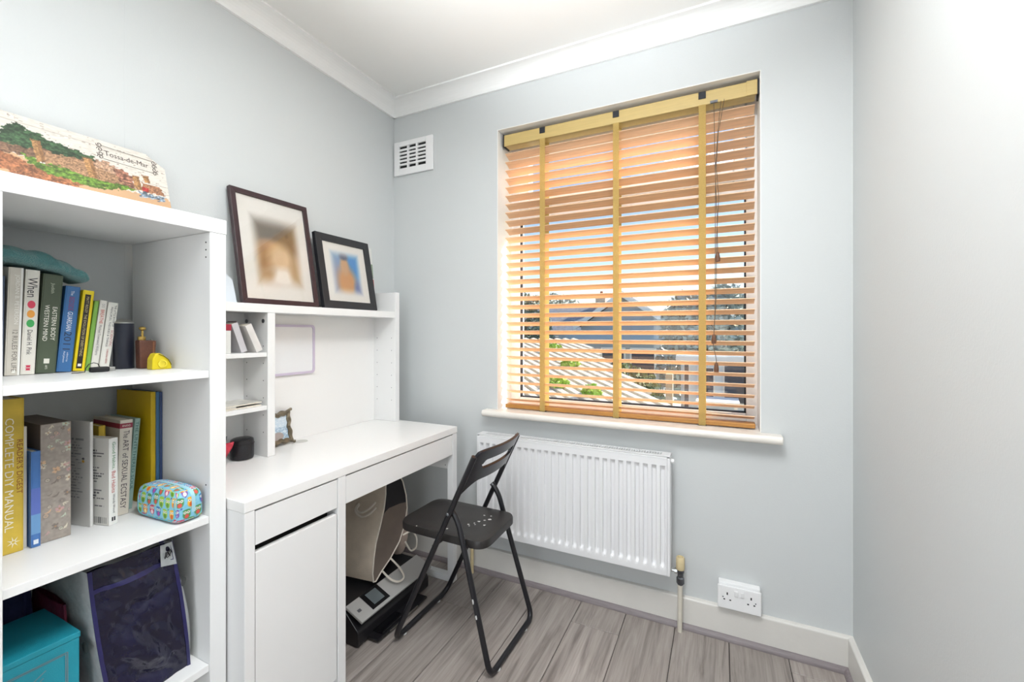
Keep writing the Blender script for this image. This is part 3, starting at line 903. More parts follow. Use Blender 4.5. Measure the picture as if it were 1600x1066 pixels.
cloth_slab('towel', 'folded teal towel lying on top of the upper books', 'towel', M_towel, 0.045, 0.185,
           [(-1.592, 1.394), (-1.56, 1.397), (-1.52, 1.397), (-1.47, 1.392), (-1.43, 1.379), (-1.40, 1.364), (-1.378, 1.350)], [0.036, 0.042, 0.042, 0.042, 0.036, 0.030, 0.026], 3)

# small things on the upper shelf
can = thing('canister', 'matt black cylinder with silver rim after the last upper book', 'canister', (0.150, -1.2965, z1))
MB().lathe([(0.0215, z1 + 0.0005), (0.0228, z1 + 0.002), (0.0228, z1 + 0.128)], (0.150, -1.2965, 0), 36).build('body', mat('navy_black_plastic', '1e2230', 0.35), can, smooth=True)
MB().lathe([(0.0230, z1 + 0.128), (0.0230, z1 + 0.131), (0.0195, z1 + 0.133), (0.014, z1 + 0.139), (0.004, z1 + 0.1415)], (0.150, -1.2965, 0), 36).build('lid', M_steel, can, smooth=True)
fk = thing('hip_flask', 'brown leather flask with brass cap beside the black cylinder', 'flask', (0.195, -1.262, z1))
MB().prism(rounded([(-1.281, z1 + 0.0005), (-1.247, z1 + 0.0005), (-1.242, z1 + 0.079), (-1.283, z1 + 0.081)], 0.004, 3), 'x', 0.178, 0.204).build('body', mat('brown_leather', '5f3a2c', 0.45, var=0.2, scale=60, bump=0.1, bscale=200), fk, bevel=0.003)
MB().box(0.2042, -1.252, z1 + 0.004, 0.2055, -1.248, z1 + 0.076).build('strap', mat('tan_strap', '7f5238', 0.5), fk)
MB().lathe([(0.008, z1 + 0.080), (0.009, z1 + 0.082), (0.009, z1 + 0.090), (0.004, z1 + 0.092)], (0.190, -1.272, 0), 16).build('cap', M_gold, fk, smooth=True)
MB().lathe([(0.003, z1 + 0.080), (0.003, z1 + 0.108), (0.008, z1 + 0.111), (0.008, z1 + 0.117), (0.003, z1 + 0.119)], (0.186, -1.2685, 0), 12).build('finial', M_gold, fk, smooth=True)
MB().lathe([(0.002, z1 + 0.0790), (0.0035, z1 + 0.081), (0.001, z1 + 0.084)], (0.192, -1.2495, 0), 10).build('stud', M_steel, fk, smooth=True)
ym = thing('tape_dispenser', 'small yellow rounded wedge at the right end of the upper shelf', 'dispenser', (0.262, -1.262, z1))
pr = [(-1.285, z1 + 0.0005), (-1.2375, z1 + 0.0005), (-1.2395, z1 + 0.014), (-1.247, z1 + 0.029), (-1.258, z1 + 0.040), (-1.268, z1 + 0.046), (-1.277, z1 + 0.044), (-1.284, z1 + 0.030)]
M_yel = mat('yellow_plastic', 'd0bb10', 0.35)
MB().prism(rounded(pr, 0.003, 3), 'x', 0.246, 0.274).build('body', M_yel, ym, bevel=0.003)
MB().lathe([(0.011, 0.2735), (0.011, 0.277), (0.007, 0.2775), (0.007, 0.2745), (0.003, 0.2745)], (0, -1.261, z1 + 0.016), 18, 'x').build('reel', mat('yellow_reel', 'ddca38', 0.35), ym, smooth=True)
MB().tube([(0.275, -1.2395, z1 + 0.012), (0.2755, -1.247, z1 + 0.027), (0.2755, -1.258, z1 + 0.037), (0.275, -1.270, z1 + 0.043)], 0.0012, 6).build('rib', mat('dark_yellow', '7d7210', 0.5), ym)
us = thing('usb_stick', 'black lighter sized stick with metal end and looped cord in front of books', 'usb stick', (0.225, -1.365, z1))
MB().box(0.212, -1.395, z1 + 0.0005, 0.228, -1.357, z1 + 0.0135).build('body', M_dark, us, bevel=0.003)
MB().box(0.214, -1.3568, z1 + 0.002, 0.226, -1.345, z1 + 0.012).build('plug', M_steel, us, bevel=0.001)
MB().tube([(0.224, -1.377, z1 + 0.014), (0.226, -1.381, z1 + 0.022), (0.228, -1.390, z1 + 0.0255), (0.229, -1.400, z1 + 0.022), (0.229, -1.406, z1 + 0.012), (0.228, -1.407, z1 + 0.003), (0.228, -1.42, z1 + 0.002), (0.222, -1.43, z1 + 0.002)], 0.001, 6).build('cord', M_dark, us, smooth=True)
# ------------------------------------------------------------------ lower shelf books
G2 = 'books on the middle bookcase shelf'
z2 = SZ[1]
b = book('tall worn yellow hardback with white capitals, left end of the middle shelf', -1.5560, 0.245, z2, 0.0375, 0.345, 0.20, 'd9b940', 0.2, group=G2,
         covermat=mat('worn_yellow_cloth', 'd6b744', 0.6, var=0.16, scale=18))
text_part('COMPLETE DIY MANUAL', 0.252, 0.0135, (0.0005, 0.0085, 0.302), (0, 0, -1), (0, 1, 0), mat('ink_efe9d4', 'efe9d4', .5), b)
text_part("READER'S DIGEST", 0.122, 0.0095, (0.0005, 0.0265, 0.252), (0, 0, -1), (0, 1, 0), mat('ink_8c4a26', '8c4a26', .5), b)
bmk = MB()
for k in range(7):
    q = k * 2 * math.pi / 7
    bmk.add([(0.0005, 0.022 + 0.003 * math.cos(q + .5), 0.024 + 0.003 * math.sin(q + .5)), (0.0005, 0.022 + 0.011 * math.cos(q), 0.024 + 0.013 * math.sin(q)), (0.0005, 0.022 + 0.003 * math.cos(q - .5), 0.024 + 0.003 * math.sin(q - .5))], [(0, 1, 2)])
bmk.build('splash_emblem', mat('ink_efe9d4', 'efe9d4', .5), b, recalc=False)
book('very thin white booklet squeezed beside the worn yellow hardback', -1.5168, 0.236, z2, 0.0065, 0.278, 0.19, 'd9d6cf', 0.0, group=G2)
b = book('short blue paperback in front of the floral box file', -1.5085, 0.252, z2, 0.0155, 0.220, 0.14, '4a78b8', 0.0, group=G2,
         texts=[])
spine_patch(b, 'pale_band', 0.0, 0.0155, 0.03, 0.075, '6d9ccc')
spine_patch(b, 'lilac_band', 0.0, 0.0155, 0.075, 0.135, '5f74c0')
spine_patch(b, 'publisher_mark', 0.004, 0.012, 0.007, 0.017, 'e8eef5')

def floral(U, V):
    A = 0.052 / 0.278
    x = U * A; y = V
    img = np.ones(U.shape + (3,)) * hx('9f958c')
    n = vnoise(x, y, 60, 3)
    img = img * (0.94 + 0.12 * n[..., None])
    rr = np.random.default_rng(4)
    for k in range(46):
        cx, cy = rr.random() * A, rr.random()
        c = [hx('ddd4c0'), hx('c79c9c'), hx('c3d0bc'), hx('d9b08c'), hx('7a706a')][k % 5]
        s = rr.uniform(0.012, 0.026)
        if k % 3 == 0:
            for j in range(6):
                q = j * math.pi / 3 + rr.random()
                img = paint(img, 0.8 * ell(x, y, cx + s * 0.7 * math.cos(q), cy + s * 0.7 * math.sin(q), s * 0.5, s * 0.32, q), c)
            img = paint(img, ell(x, y, cx, cy, s * 0.3, s * 0.3), hx('a8866a'))
        elif k % 3 == 1:
            q = rr.random() * 3
            for j in (-1, 0, 1):
                img = paint(img, 0.75 * ell(x, y, cx + j * s * 0.5, cy + j * s * 0.35, s * 0.8, s * 0.22, q + j * 0.6), c)
        else:
            d = np.sqrt((x - cx) ** 2 + (y - cy) ** 2) / s
            img = paint(img, 0.6 * (np.abs(d - 0.8) < 0.13), hx('857d78'))
            img = paint(img, 0.6 * (np.abs(d - 0.45) < 0.12), c)
    return img
fb = thing('box_file', 'grey floral patterned box file between the blue paperback and leaflet', 'box file', (0.145, -1.4640, z2))
MB().box(0.050, -1.4905, z2 + 0.0003, 0.243, -1.4385, z2 + 0.278).build('case', mat('brown_board', '6d615b', 0.6), fb, bevel=0.001)
print_part('floral_paper', (0.2434, -1.4905, z2 + 0.001), (0, 0.052, 0), (0, 0, 0.2765), 72, 360, floral, fb)

# back-cover text lines
def lines_fn(img, U, V, x0, x1, rows, c, seed):
    rr = np.random.default_rng(seed)
    for (y, h, fill) in rows:
        xe = x0 + (x1 - x0) * fill
        gap = (vnoise(U, np.full_like(V, y), 38, seed + int(y * 100)) > 0.32)
        img = paint(img, 0.75 * ((np.abs(V - y) < h) & (U > x0) & (U < xe) & gap), c)
    return img
def leaflet_fn(U, V):
    img = np.ones(U.shape + (3,)) * hx('d9d8d4')
    img = lines_fn(img, U, V, 0.45, 0.92, [(0.83, 0.012, 0.9)], hx('8a8a8c'), 1)
    img = lines_fn(img, U, V, 0.42, 0.9, [(0.80 - 0.028 * k, 0.005, 0.6 + 0.35 * ((k * 7) % 5) / 5) for k in range(20)], hx('8b8c90'), 2)
    img = paint(img, ell(U, V, 0.86, 0.62, 0.03, 0.012), hx('d8a640'))
    img = paint(img, ell(U, V, 0.86, 0.645, 0.03, 0.010), hx('4a4a55'))
    return img
lf = book('pale leaflet with printed text turned outwards beside the floral box', -1.3985, 0.232, z2, 0.0065, 0.266, 0.165, 'dddcd8', 0.0, 11, group=G2, name='leaflet', cat='leaflet')
print_part('printed_back', (-0.164, -0.0004, 0.001), (0.163, 0, 0), (0, 0, 0.264), 120, 160, leaflet_fn, lf)
def gh_fn(U, V):
    img = np.ones(U.shape + (3,)) * hx('dedcd6')
    rows = []
    for g, (top, n) in enumerate([(0.86, 3), (0.66, 6), (0.40, 4), (0.22, 1)]):
        rows += [(top - 0.032 * k, 0.008, 0.55 + 0.4 * ((k * 3 + g) % 4) / 4) for k in range(n)]
    img = lines_fn(img, U, V, 0.35, 0.97, rows, hx('3c3c40'), 5)
    bars = (np.sin(U * 260) > 0.1) & (np.abs(V - 0.055) < 0.035) & (U > 0.62) & (U < 0.95)
    img = paint(img, 0.85 * bars, hx('2c2c30'))
    return img
gh = book('white paperback with its printed back cover showing on the middle shelf', -1.3750, 0.268, z2, 0.0205, 0.222, 0.13, 'e4e3de', 0.0, 13, group=G2,
          texts=[('Good Habits,', 0.070, 0.0085, 0.212, 0.0105, '3f8a54'), ('Bad Habits', 0.055, 0.0085, 0.137, 0.0105, 'b83c34'), ('Wendy Wood', 0.048, 0.0065, 0.078, 0.0105, '3a3a3e')])
print_part('printed_back', (-0.129, -0.0004, 0.001), (0.128, 0, 0), (0, 0, 0.220), 130, 150, gh_fn, gh)
for k in (0, 1):
    MB().box(0.0004, 0.006 + k * 0.005, 0.010, 0.0006, 0.0095 + k * 0.005, 0.020).build('publisher_mark', mat('ink_26262a', '26262a'), gh)
book('small yellow and black book behind the white paperback', -1.3640, 0.185, z2, 0.014, 0.244, 0.13, 'c8a92c', 0.0, group=G2)
ar = book('thick cream book with a dark red band near its top', -1.3400, 0.215, z2, 0.0275, 0.255, 0.15, 'd8d0c2', 2.2, group=G2)
text_part('The', 0.020, 0.013, (0.0006, 0.008, 0.226), (0, 0, -1), (0, 1, 0), mat('ink_4a3f48', '4a3f48', .5), ar)
text_part('ART of SEXUAL ECSTASY', 0.185, 0.0125, (0.0006, 0.008, 0.202), (0, 0, -1), (0, 1, 0), mat('ink_4a3f48', '4a3f48', .5), ar)
spine_patch(ar, 'red_band', 0.0, 0.0275, 0.233, 0.246, '8d2b40')
MB().box(-0.149, -0.0004, 0.233, 0.0, -0.0001, 0.246).build('red_band', mat('ink_8d2b40', '8d2b40'), ar)
text_part('ANAND', 0.019, 0.006, (0.0007, 0.004, 0.2365), (0, 1, 0), (0, 0, 1), mat('ink_e8d8cc', 'e8d8cc', .5), ar)
book('slim pale teal book leaning in front of the yellow folder', -1.3050, 0.185, z2, 0.0130, 0.250, 0.14, '9fbdb6', 4.6, group=G2,
     texts=[('THE UNTETHERED SOUL', 0.190, 0.0068, 0.242, 0.0065, '3f6a66')])
G3 = 'folders at the back of the middle shelf'
book('tall mustard yellow folder standing behind the books', -1.2565, 0.205, z2, 0.012, 0.322, 0.165, 'c9a912', 0.0, 4.0, group=G3, name='folder', cat='folder')
book('tall blue folder beside the yellow one', -1.2440, 0.206, z2, 0.0085, 0.321, 0.165, '3f6c92', 0.0, 2.5, group=G3, name='folder', cat='folder')
book('thin dark blue folder nearest the bookcase side', -1.2352, 0.207, z2, 0.0060, 0.320, 0.165, '3a4d78', 0.0, 1.0, group=G3, name='folder', cat='folder')

# ------------------------------------------------------------------ owl pencil case
def make_case():
    root = thing('pencil_case', 'light blue pencil case printed with colourful owls on the middle shelf', 'pencil case', (0.333, -1.272, z2 + 0.0005), (0, 0, R(3)), local=True)
    hl, hw, hh = 0.094, 0.034, 0.041
    N = 90
    vs, cols, fs = [], [], []
    rr = np.random.default_rng(21)
    palette = [('3a5fae', 'e6e0f0'), ('c23558', 'f0d8dc'), ('efb02c', 'd9662c'), ('9ac23c', '5a8f2e'), ('7a4f9e', 'f2ead8'), ('2f6fa8', 'b04a9a'), ('4a8a4c', 'd2544a'), ('e28a2e', 'f6e2a0')]
    def pattern(a, b, seed):
        """owls scattered over a sheet in metres"""
        img = np.ones(a.shape + (3,)) * hx('7fc0d8')
        img = img * (0.96 + 0.08 * vnoise(a, b, 300, seed)[..., None])
        r2 = np.random.default_rng(seed)
        k = 0
        for iy in range(-5, 6):
            for ix in range(-8, 9):
                cx = ix * 0.0285 + (iy % 2) * 0.0142 + r2.uniform(-.003, .003); cy = iy * 0.0290 + 0.012 + r2.uniform(-.003, .003)
                body, belly = palette[r2.integers(0, 8)]
                rot = r2.uniform(-0.25, 0.25)
                img = paint(img, ell(a, b, cx, cy, 0.0098, 0.0125, rot, 0.25), hx(body))
                img = paint(img, ell(a, b, cx, cy + 0.0105, 0.0100, 0.0036, rot, 0.3), hx(body))
                img = paint(img, ell(a, b, cx, cy - 0.0052, 0.0053, 0.0060, rot, 0.3), hx(belly))
                for s in (-1, 1):
                    img = paint(img, ell(a, b, cx + s * 0.0041, cy + 0.0055, 0.0036, 0.0036, 0, 0.3), hx('f4f0e4'))
                    img = paint(img, ell(a, b, cx + s * 0.0041, cy + 0.0055, 0.0016, 0.0016, 0, 0.4), hx('22222c'))
                img = paint(img, ell(a, b, cx + 0.0142, cy + 0.014, 0.0032, 0.0022, 0.6, 0.4), hx(['5a9a6a', 'd8b040', '5a5fa8'][r2.integers(0, 3)]))
        return img
    mbv = []; quads = []; colall = []
    def face(axis, sgn, na, nb):
        A, B = np.meshgrid(np.linspace(-1, 1, na), np.linspace(-1, 1, nb))
        if axis == 1: P = np.stack([A, np.full_like(A, sgn), B], -1); img = pattern(A * hl * 1.05, B * hh * 1.05, 31 + sgn)
        elif axis == 0: P = np.stack([np.full_like(A, sgn), A, B], -1); img = pattern(A * hw * 1.05, B * hh * 1.05, 41 + sgn)
        else: P = np.stack([A, B, np.full_like(A, sgn)], -1); img = pattern(A * hl * 1.05, B * hw * 1.05, 51 + sgn)
        p = 7.0
        nrm = (np.abs(P[..., 0]) ** p + np.abs(P[..., 1]) ** p + np.abs(P[..., 2]) ** p) ** (1 / p)
        Q = P / nrm[..., None]
        X = Q[..., 0] * hl; Y = Q[..., 1] * hw; Z = Q[..., 2] * hh
        top = np.clip(Z / hh, 0, 1)
        Y = Y * (1 - 0.22 * top ** 2); X = X * (1 - 0.05 * top ** 2)
        Z = Z + 0.004 * (1 - (X / hl) ** 2) * (top > 0.5) * top
        off = len(mbv)
        mbv.extend(np.stack([X, Y, Z + hh], -1).reshape(-1, 3).tolist())
        colall.append(img.reshape(-1, 3))
        idx = off + np.arange(na * nb).reshape(nb, na)
        quads.extend(np.stack([idx[:-1, :-1], idx[:-1, 1:], idx[1:, 1:], idx[1:, :-1]], -1).reshape(-1, 4).tolist())
    face(1, -1, 150, 66); face(1, 1, 40, 20); face(0, 1, 56, 66); face(0, -1, 20, 20); face(2, 1, 150, 56); face(2, -1, 10, 10)
    me = bpy.data.meshes.new('body')
    me.from_pydata(mbv, [], quads)
    set_cols(me, np.concatenate(colall))
    bm = bmesh.new(); bm.from_mesh(me); bmesh.ops.recalc_face_normals(bm, faces=bm.faces); bm.to_mesh(me); bm.free()
    me.shade_smooth()
    me.materials.append(mat('owl_cotton', (1, 1, 1), 0.55, vcol=True))
    o = bpy.data.objects.new('body', me); C.objects.link(o); o.parent = root
    # piping round the near face and zip over the top
    def ring(y, n=48, grow=1.004):
        pts = []
        for k in range(n):
            q = 2 * math.pi * k / n
            c, s = math.cos(q), math.sin(q)
            p = 7.0
            f = 1 / ((abs(c) ** p + abs(s) ** p) ** (1 / p))
            x, z = c * f, s * f
            top = max(0, z)
            yy = y * (1 - 0.22 * top ** 2)
            sh = (1 - abs(y / hw) ** 7) ** (1 / 7) if abs(y) < hw else 0
            pts.append((x * hl * sh * (1 - 0.05 * top ** 2) * grow, yy, hh + z * hh * sh * grow + 0.004 * (1 - (x * sh) ** 2) * (z > .5) * top))
        return pts
    mp = mat('teal_piping', '5fb0c0', 0.6)
    MB().tube(ring(-0.0325), 0.0016, 6, closed=True).build('piping', mp, root, smooth=True)
    MB().tube(ring(0.0325), 0.0016, 6, closed=True).build('piping', mp, root, smooth=True)
    zp = [p for p in ring(0.004, 96, 1.003) if p[2] > 0.022]
    zp.sort(key=lambda p: p[0])
    zp = sorted([p for p in zp], key=lambda p: math.atan2(p[2] - hh, p[0]))
    z_ = MB()
    vs = []
    for p in zp:
        for dy in (-0.0045, 0.0045):
            vs.append((p[0] * 1.008, p[1] + dy, hh + (p[2] - hh) * 1.012))
    z_.add(vs, [(2 * k, 2 * k + 1, 2 * k + 3, 2 * k + 2) for k in range(len(zp) - 1)])
    z_.build('zip_tape', mat('pale_zip', 'a3cfdb', 0.6), root, recalc=False)
    return root
make_case()

# ------------------------------------------------------------------ things on the bottom shelf
z3 = SZ[2]
tb = thing('gift_box', 'turquoise embossed box at the left of the bottom shelf', 'box', (0.28, -1.53, z3))
M_teal = mat('turquoise_board', '1f93a6', 0.42, bump=0.15, bscale=500)
MB().box(0.185, -1.5965, z3 + 0.0003, 0.368, -1.466, z3 + 0.206).build('body', M_teal, tb, bevel=0.0015)
MB().box(0.1835, -1.5975, z3 + 0.2065, 0.3695, -1.4645, z3 + 0.219).build('lid', M_teal, tb, bevel=0.0015)
M_emb = mat('embossed_line', '6f8c94', 0.4)
em = MB()
def strip(pts, w=0.0009, x=0.3692):
    for a, b_ in zip(pts[:-1], pts[1:]):
        a = Vector((0, *a)); b2 = Vector((0, *b_))
        d = (b2 - a).normalized(); nn = Vector((0, -d.z, d.y)) * w
        em.add([(x, a.y + nn.y, a.z + nn.z), (x, b2.y + nn.y, b2.z + nn.z), (x, b2.y - nn.y, b2.z - nn.z), (x, a.y - nn.y, a.z - nn.z)], [(0, 1, 2, 3)])
for d in (0.0, 0.003):
    strip([(-1.590, z3 + 0.185 - d), (-1.486 - d, z3 + 0.185 - d), (-1.486 - d, z3 + 0.02)])
for k in range(6):
    strip([(-1.585 + 0.003 * k, z3 + 0.12 - 0.010 * k), (-1.565 + 0.004 * k, z3 + 0.138 - 0.010 * k), (-1.54 + 0.002 * k, z3 + 0.155 - 0.012 * k), (-1.52 - 0.004 * k, z3 + 0.168 - 0.014 * k)], 0.0012)
strip([(-1.585, z3 + 0.12), (-1.56, z3 + 0.09), (-1.545, z3 + 0.05), (-1.55, z3 + 0.02)], 0.0012)
em.build('embossed_wing', M_emb, tb, recalc=False)['kind'] = 'stuff'

def crumple_bag(name, label, x0, x1, y0, y1, za, zb, front, side, seed, taper=0.85, amp=0.008, gloss=0.15, trim=None, cat='bag', shear=0.0):
    """soft shopping bag standing on the shelf: grid-sided box with folds, its faces are parts"""
    root = thing(name, label, cat, ((x0 + x1) / 2, (y0 + y1) / 2, za))
    def disp(x, y, z, s):
        q = Vector((x * 9 + s, y * 13 + 0.5 * z, z * 11 + y * 6))
        return amp * (1.6 * (abs(mnoise.noise(q)) * 2 - 0.5) + 0.8 * (0.4 - abs(mnoise.noise(q * 2.3))) + 0.35 * mnoise.noise(q * 5))
    def shrink(p):
        x, y, z = p
        f = (z - za) / (zb - za)
        k = 1 - (1 - taper) * max(0, f - 0.25) / 0.75
        xm = (x0 + x1) / 2
        b_ = 1 + 0.05 * math.sin(math.pi * min(1, max(0, f)))
        return (xm + (x - xm) * k, (y0 + y1) / 2 + (y - (y0 + y1) / 2) * b_ - shear * f, z)
    def sheet(fn, nu, nv):
        mb = MB(); vs = []
        for j in range(nv + 1):
            for i in range(nu + 1):
                vs.append(fn(i / nu, j / nv))
        mb.add(vs, [(j * (nu + 1) + i, j * (nu + 1) + i + 1, (j + 1) * (nu + 1) + i + 1, (j + 1) * (nu + 1) + i) for j in range(nv) for i in range(nu)])
        return mb
    def edge(u, v): return min(1, 6 * min(u, 1 - u, v + 0.05, 1 - v + 0.05))
    def f_front(u, v):
        y = y0 + (y1 - y0) * u; z = za + (zb - za) * v
        p = shrink((x1, y, z)); return (p[0] + disp(x1, y, z, seed) * max(0, edge(u, v)), p[1], p[2])
    def f_back(u, v):
        p = shrink((x0, y0 + (y1 - y0) * u, za + (zb - za) * v)); return p
    def f_near(u, v):
        x = x0 + (x1 - x0) * u; z = za + (zb - za) * v
        p = shrink((x, y0, z)); return (p[0], p[1] - 0.004 * math.sin(math.pi * u) * (v ** 0.5) + 0.25 * disp(x, y0, z, seed + 2) * max(0, edge(u, v)), p[2])
    def f_far(u, v):
        x = x0 + (x1 - x0) * u; z = za + (zb - za) * v
        p = shrink((x, y1, z)); return (p[0], p[1] + 0.006 * math.sin(math.pi * u) * (v ** .5), p[2])
    def f_top(u, v):
        p = shrink((x0 + (x1 - x0) * u, y0 + (y1 - y0) * v, zb)); return (p[0], p[1], p[2] - 0.02 * math.sin(math.pi * u) + 0.004 * math.sin(9 * v + 7 * u))
    fp = sheet(f_front, 60, 80).build('front_panel', front, root, smooth=True, recalc=False)
    sheet(f_back, 6, 6).build('back_panel', front, root, recalc=False)
    sheet(f_near, 20, 30).build('gusset', side, root, smooth=True, recalc=False)
    sheet(f_far, 10, 16).build('gusset', side, root, smooth=True, recalc=False)
    sheet(f_top, 16, 16).build('mouth', side, root, smooth=True, recalc=False)
    if trim is not None:
        for u0, u1 in ((0.0, 0.045), (0.955, 1.0)):
            mb = sheet(lambda u, v: (lambda p: (p[0] + 0.0012, p[1], p[2]))(f_front(u0 + (u1 - u0) * u, v)), 4, 80)
            mb.build('edge_binding', trim, root, smooth=True, recalc=False)
        mb = sheet(lambda u, v: (lambda p: (p[0] + 0.0010, p[1], p[2]))(f_front(u, 0.84 + 0.03 * v)), 60, 2)
        mb.build('edge_binding', trim, root, smooth=True, recalc=False)
    return root, f_front, f_near
M_navy = mat('glossy_navy_laminate', '15142f', 0.2, var=0.35, scale=12, bump=0.35, bscale=40)
M_bind = mat('indigo_binding', '252355', 0.4)
M_patt = mat('pale_printed_laminate', 'b4b8b8', 0.35, var=0.12, scale=70, bump=0.3, bscale=30)
bag, ff, fn_ = crumple_bag('shopping_bag', 'glossy navy shopping bag with pale patterned sides on the bottom shelf', 0.13, 0.388, -1.420, -1.250, z3 + 0.0005, z3 + 0.345, M_navy, M_patt, 1.3, 0.9, 0.009, trim=M_bind, shear=0.036)
# handle flaps, dark oval and emblem on the pale side strip
MB().tube([(0.30, -1.335, z3 + 0.335), (0.335, -1.322, z3 + 0.362), (0.360, -1.306, z3 + 0.352), (0.372, -1.292, z3 + 0.30)], 0.005, 8).build('handle', M_bind, bag, smooth=True)
fp = MB()
vs = []
for k in range(15):
    t = k / 14
    v = 1 - t
    q = ff(0.985, v)
    edge_y = -1.300 + 0.066 * (1 - (1 - t) ** 2.2)
    vs += [(q[0] - 0.001, q[1], q[2]), (q[0] - 0.012 - 0.02 * t, max(q[1] + 0.008, min(edge_y, -1.2315)), q[2])]
fp.add(vs, [(2 * k, 2 * k + 1, 2 * k + 3, 2 * k + 2) for k in range(14)])
fp.build('side_flap', M_patt, bag, smooth=True, recalc=False)
vs = [ff(u, v) for u, v in ((0.80, 0.84), (0.99, 0.82), (0.985, 1.0), (0.83, 1.0))]
MB().add([(p[0] + 0.003, p[1], p[2]) for p in vs], [(0, 1, 2, 3)]).build('white_patch', M_patt, bag, recalc=False)
p0 = ff(0.90, 0.92)
MB().tube([(p0[0] + 0.0045, p0[1] + 0.009 * math.cos(k * 0.9) * (1 - k / 30), p0[2] + 0.011 * math.sin(k * 1.25) * (1 - k / 40)) for k in range(18)], 0.0009, 5).build('scribble_emblem', M_dark, bag, smooth=True)
def oval(cx, cy, cz, a, b_, nx, m, nm):
    n = 18
    vs = [(cx + nx * a * math.cos(2 * math.pi * k / n), cy + a * math.cos(2 * math.pi * k / n), cz + b_ * math.sin(2 * math.pi * k / n)) for k in range(n)]
    return MB().add(vs, [tuple(range(n))]).build(nm, m, bag, recalc=False)
M_oval = mat('dark_print', '3f4140', 0.5)
q = ff(0.985, 0.66)
oval(q[0] + 0.001, q[1] + 0.010, q[2], 0.009, 0.012, -0.6, M_oval, 'printed_oval')
p = fn_(0.93, 0.50)
n = 16
MB().add([(p[0] + 0.016 * math.cos(2 * math.pi * k / n) * 1.0, p[1] - 0.012, p[2] + 0.013 * math.sin(2 * math.pi * k / n)) for k in range(n)], [tuple(range(n))]).build('printed_oval', M_oval, bag, recalc=False)
# maroon bag and navy cloth behind the box
M_maroon = mat('maroon_fabric', '6e1836', 0.7, var=0.2, scale=20, bump=0.4, bscale=60)
crumple_bag('fabric_bag', 'maroon cloth bag wedged between turquoise box and navy bag', 0.07, 0.315, -1.4630, -1.4588, z3 + 0.0005, z3 + 0.250, M_maroon, M_maroon, 4.0, 0.7, 0.0006)
cloth_slab('folded_cloth', 'dark navy cloth heaped behind the turquoise box', 'cloth', mat('navy_cloth', '20244a', 0.85, var=0.2, scale=15, bump=0.5, bscale=60), 0.060, 0.17,
           [(-1.590, z3 + 0.17), (-1.55, z3 + 0.18), (-1.50, z3 + 0.175), (-1.478, z3 + 0.16)], [0.33, 0.34, 0.33, 0.30], 8, loc=(0.11, -1.54, z3))
# ------------------------------------------------------------------ plaque on top of the bookcase
PL = {
 'trees': [(-1.504, 1.714), (-1.491, 1.741), (-1.471, 1.753), (-1.454, 1.74), (-1.434, 1.74), (-1.412, 1.727), (-1.387, 1.728), (-1.361, 1.724), (-1.32, 1.716), (-1.32, 1.705), (-1.374, 1.693), (-1.424, 1.697), (-1.46, 1.688), (-1.66, 1.687), (-1.66, 1.72)],
 'hill': [(-1.66, 1.71), (-1.448, 1.709), (-1.347, 1.702), (-1.305, 1.71), (-1.237, 1.67), (-1.334, 1.645), (-1.424, 1.662), (-1.66, 1.667)],
 'wall': [(-1.427, 1.694), (-1.347, 1.695), (-1.245, 1.667), (-1.221, 1.645), (-1.334, 1.641), (-1.427, 1.657)],
 'grass': [(-1.476, 1.672), (-1.436, 1.658), (-1.387, 1.658), (-1.334, 1.643), (-1.276, 1.652), (-1.229, 1.643), (-1.32, 1.62), (-1.387, 1.623), (-1.448, 1.639)],
 'road': [(-1.66, 1.665), (-1.504, 1.665), (-1.471, 1.651), (-1.436, 1.636), (-1.387, 1.625), (-1.34, 1.625), (-1.4, 1.6), (-1.46, 1.609), (-1.66, 1.623)],
 'tower1': [(-1.448, 1.714), (-1.431, 1.718), (-1.425, 1.664), (-1.442, 1.655)],
 'tower2': [(-1.347, 1.704), (-1.327, 1.706), (-1.32, 1.651), (-1.339, 1.649)],
 'tower3': [(-1.235, 1.688), (-1.219, 1.691), (-1.213, 1.647), (-1.232, 1.648)],
 'tower4': [(-1.209, 1.698), (-1.193, 1.699), (-1.189, 1.678), (-1.204, 1.676)],
 'castle': [(-1.32, 1.708), (-1.288, 1.709), (-1.245, 1.677), (-1.237, 1.64), (-1.32, 1.649)],
 'houses': [(-1.279, 1.7), (-1.253, 1.698), (-1.234, 1.688), (-1.234, 1.645), (-1.26, 1.649), (-1.273, 1.668)],
 'ridge': [(-1.216, 1.678), (-1.165, 1.671), (-1.153, 1.648), (-1.209, 1.644)],
 'red': [(-1.214, 1.661), (-1.196, 1.658), (-1.199, 1.643), (-1.213, 1.643)],
 'cars': [(-1.224, 1.644), (-1.153, 1.64), (-1.162, 1.625), (-1.221, 1.625)]}
PY0, PY1, PZ0, PZ1 = -1.640, -1.142, 1.522, 1.775
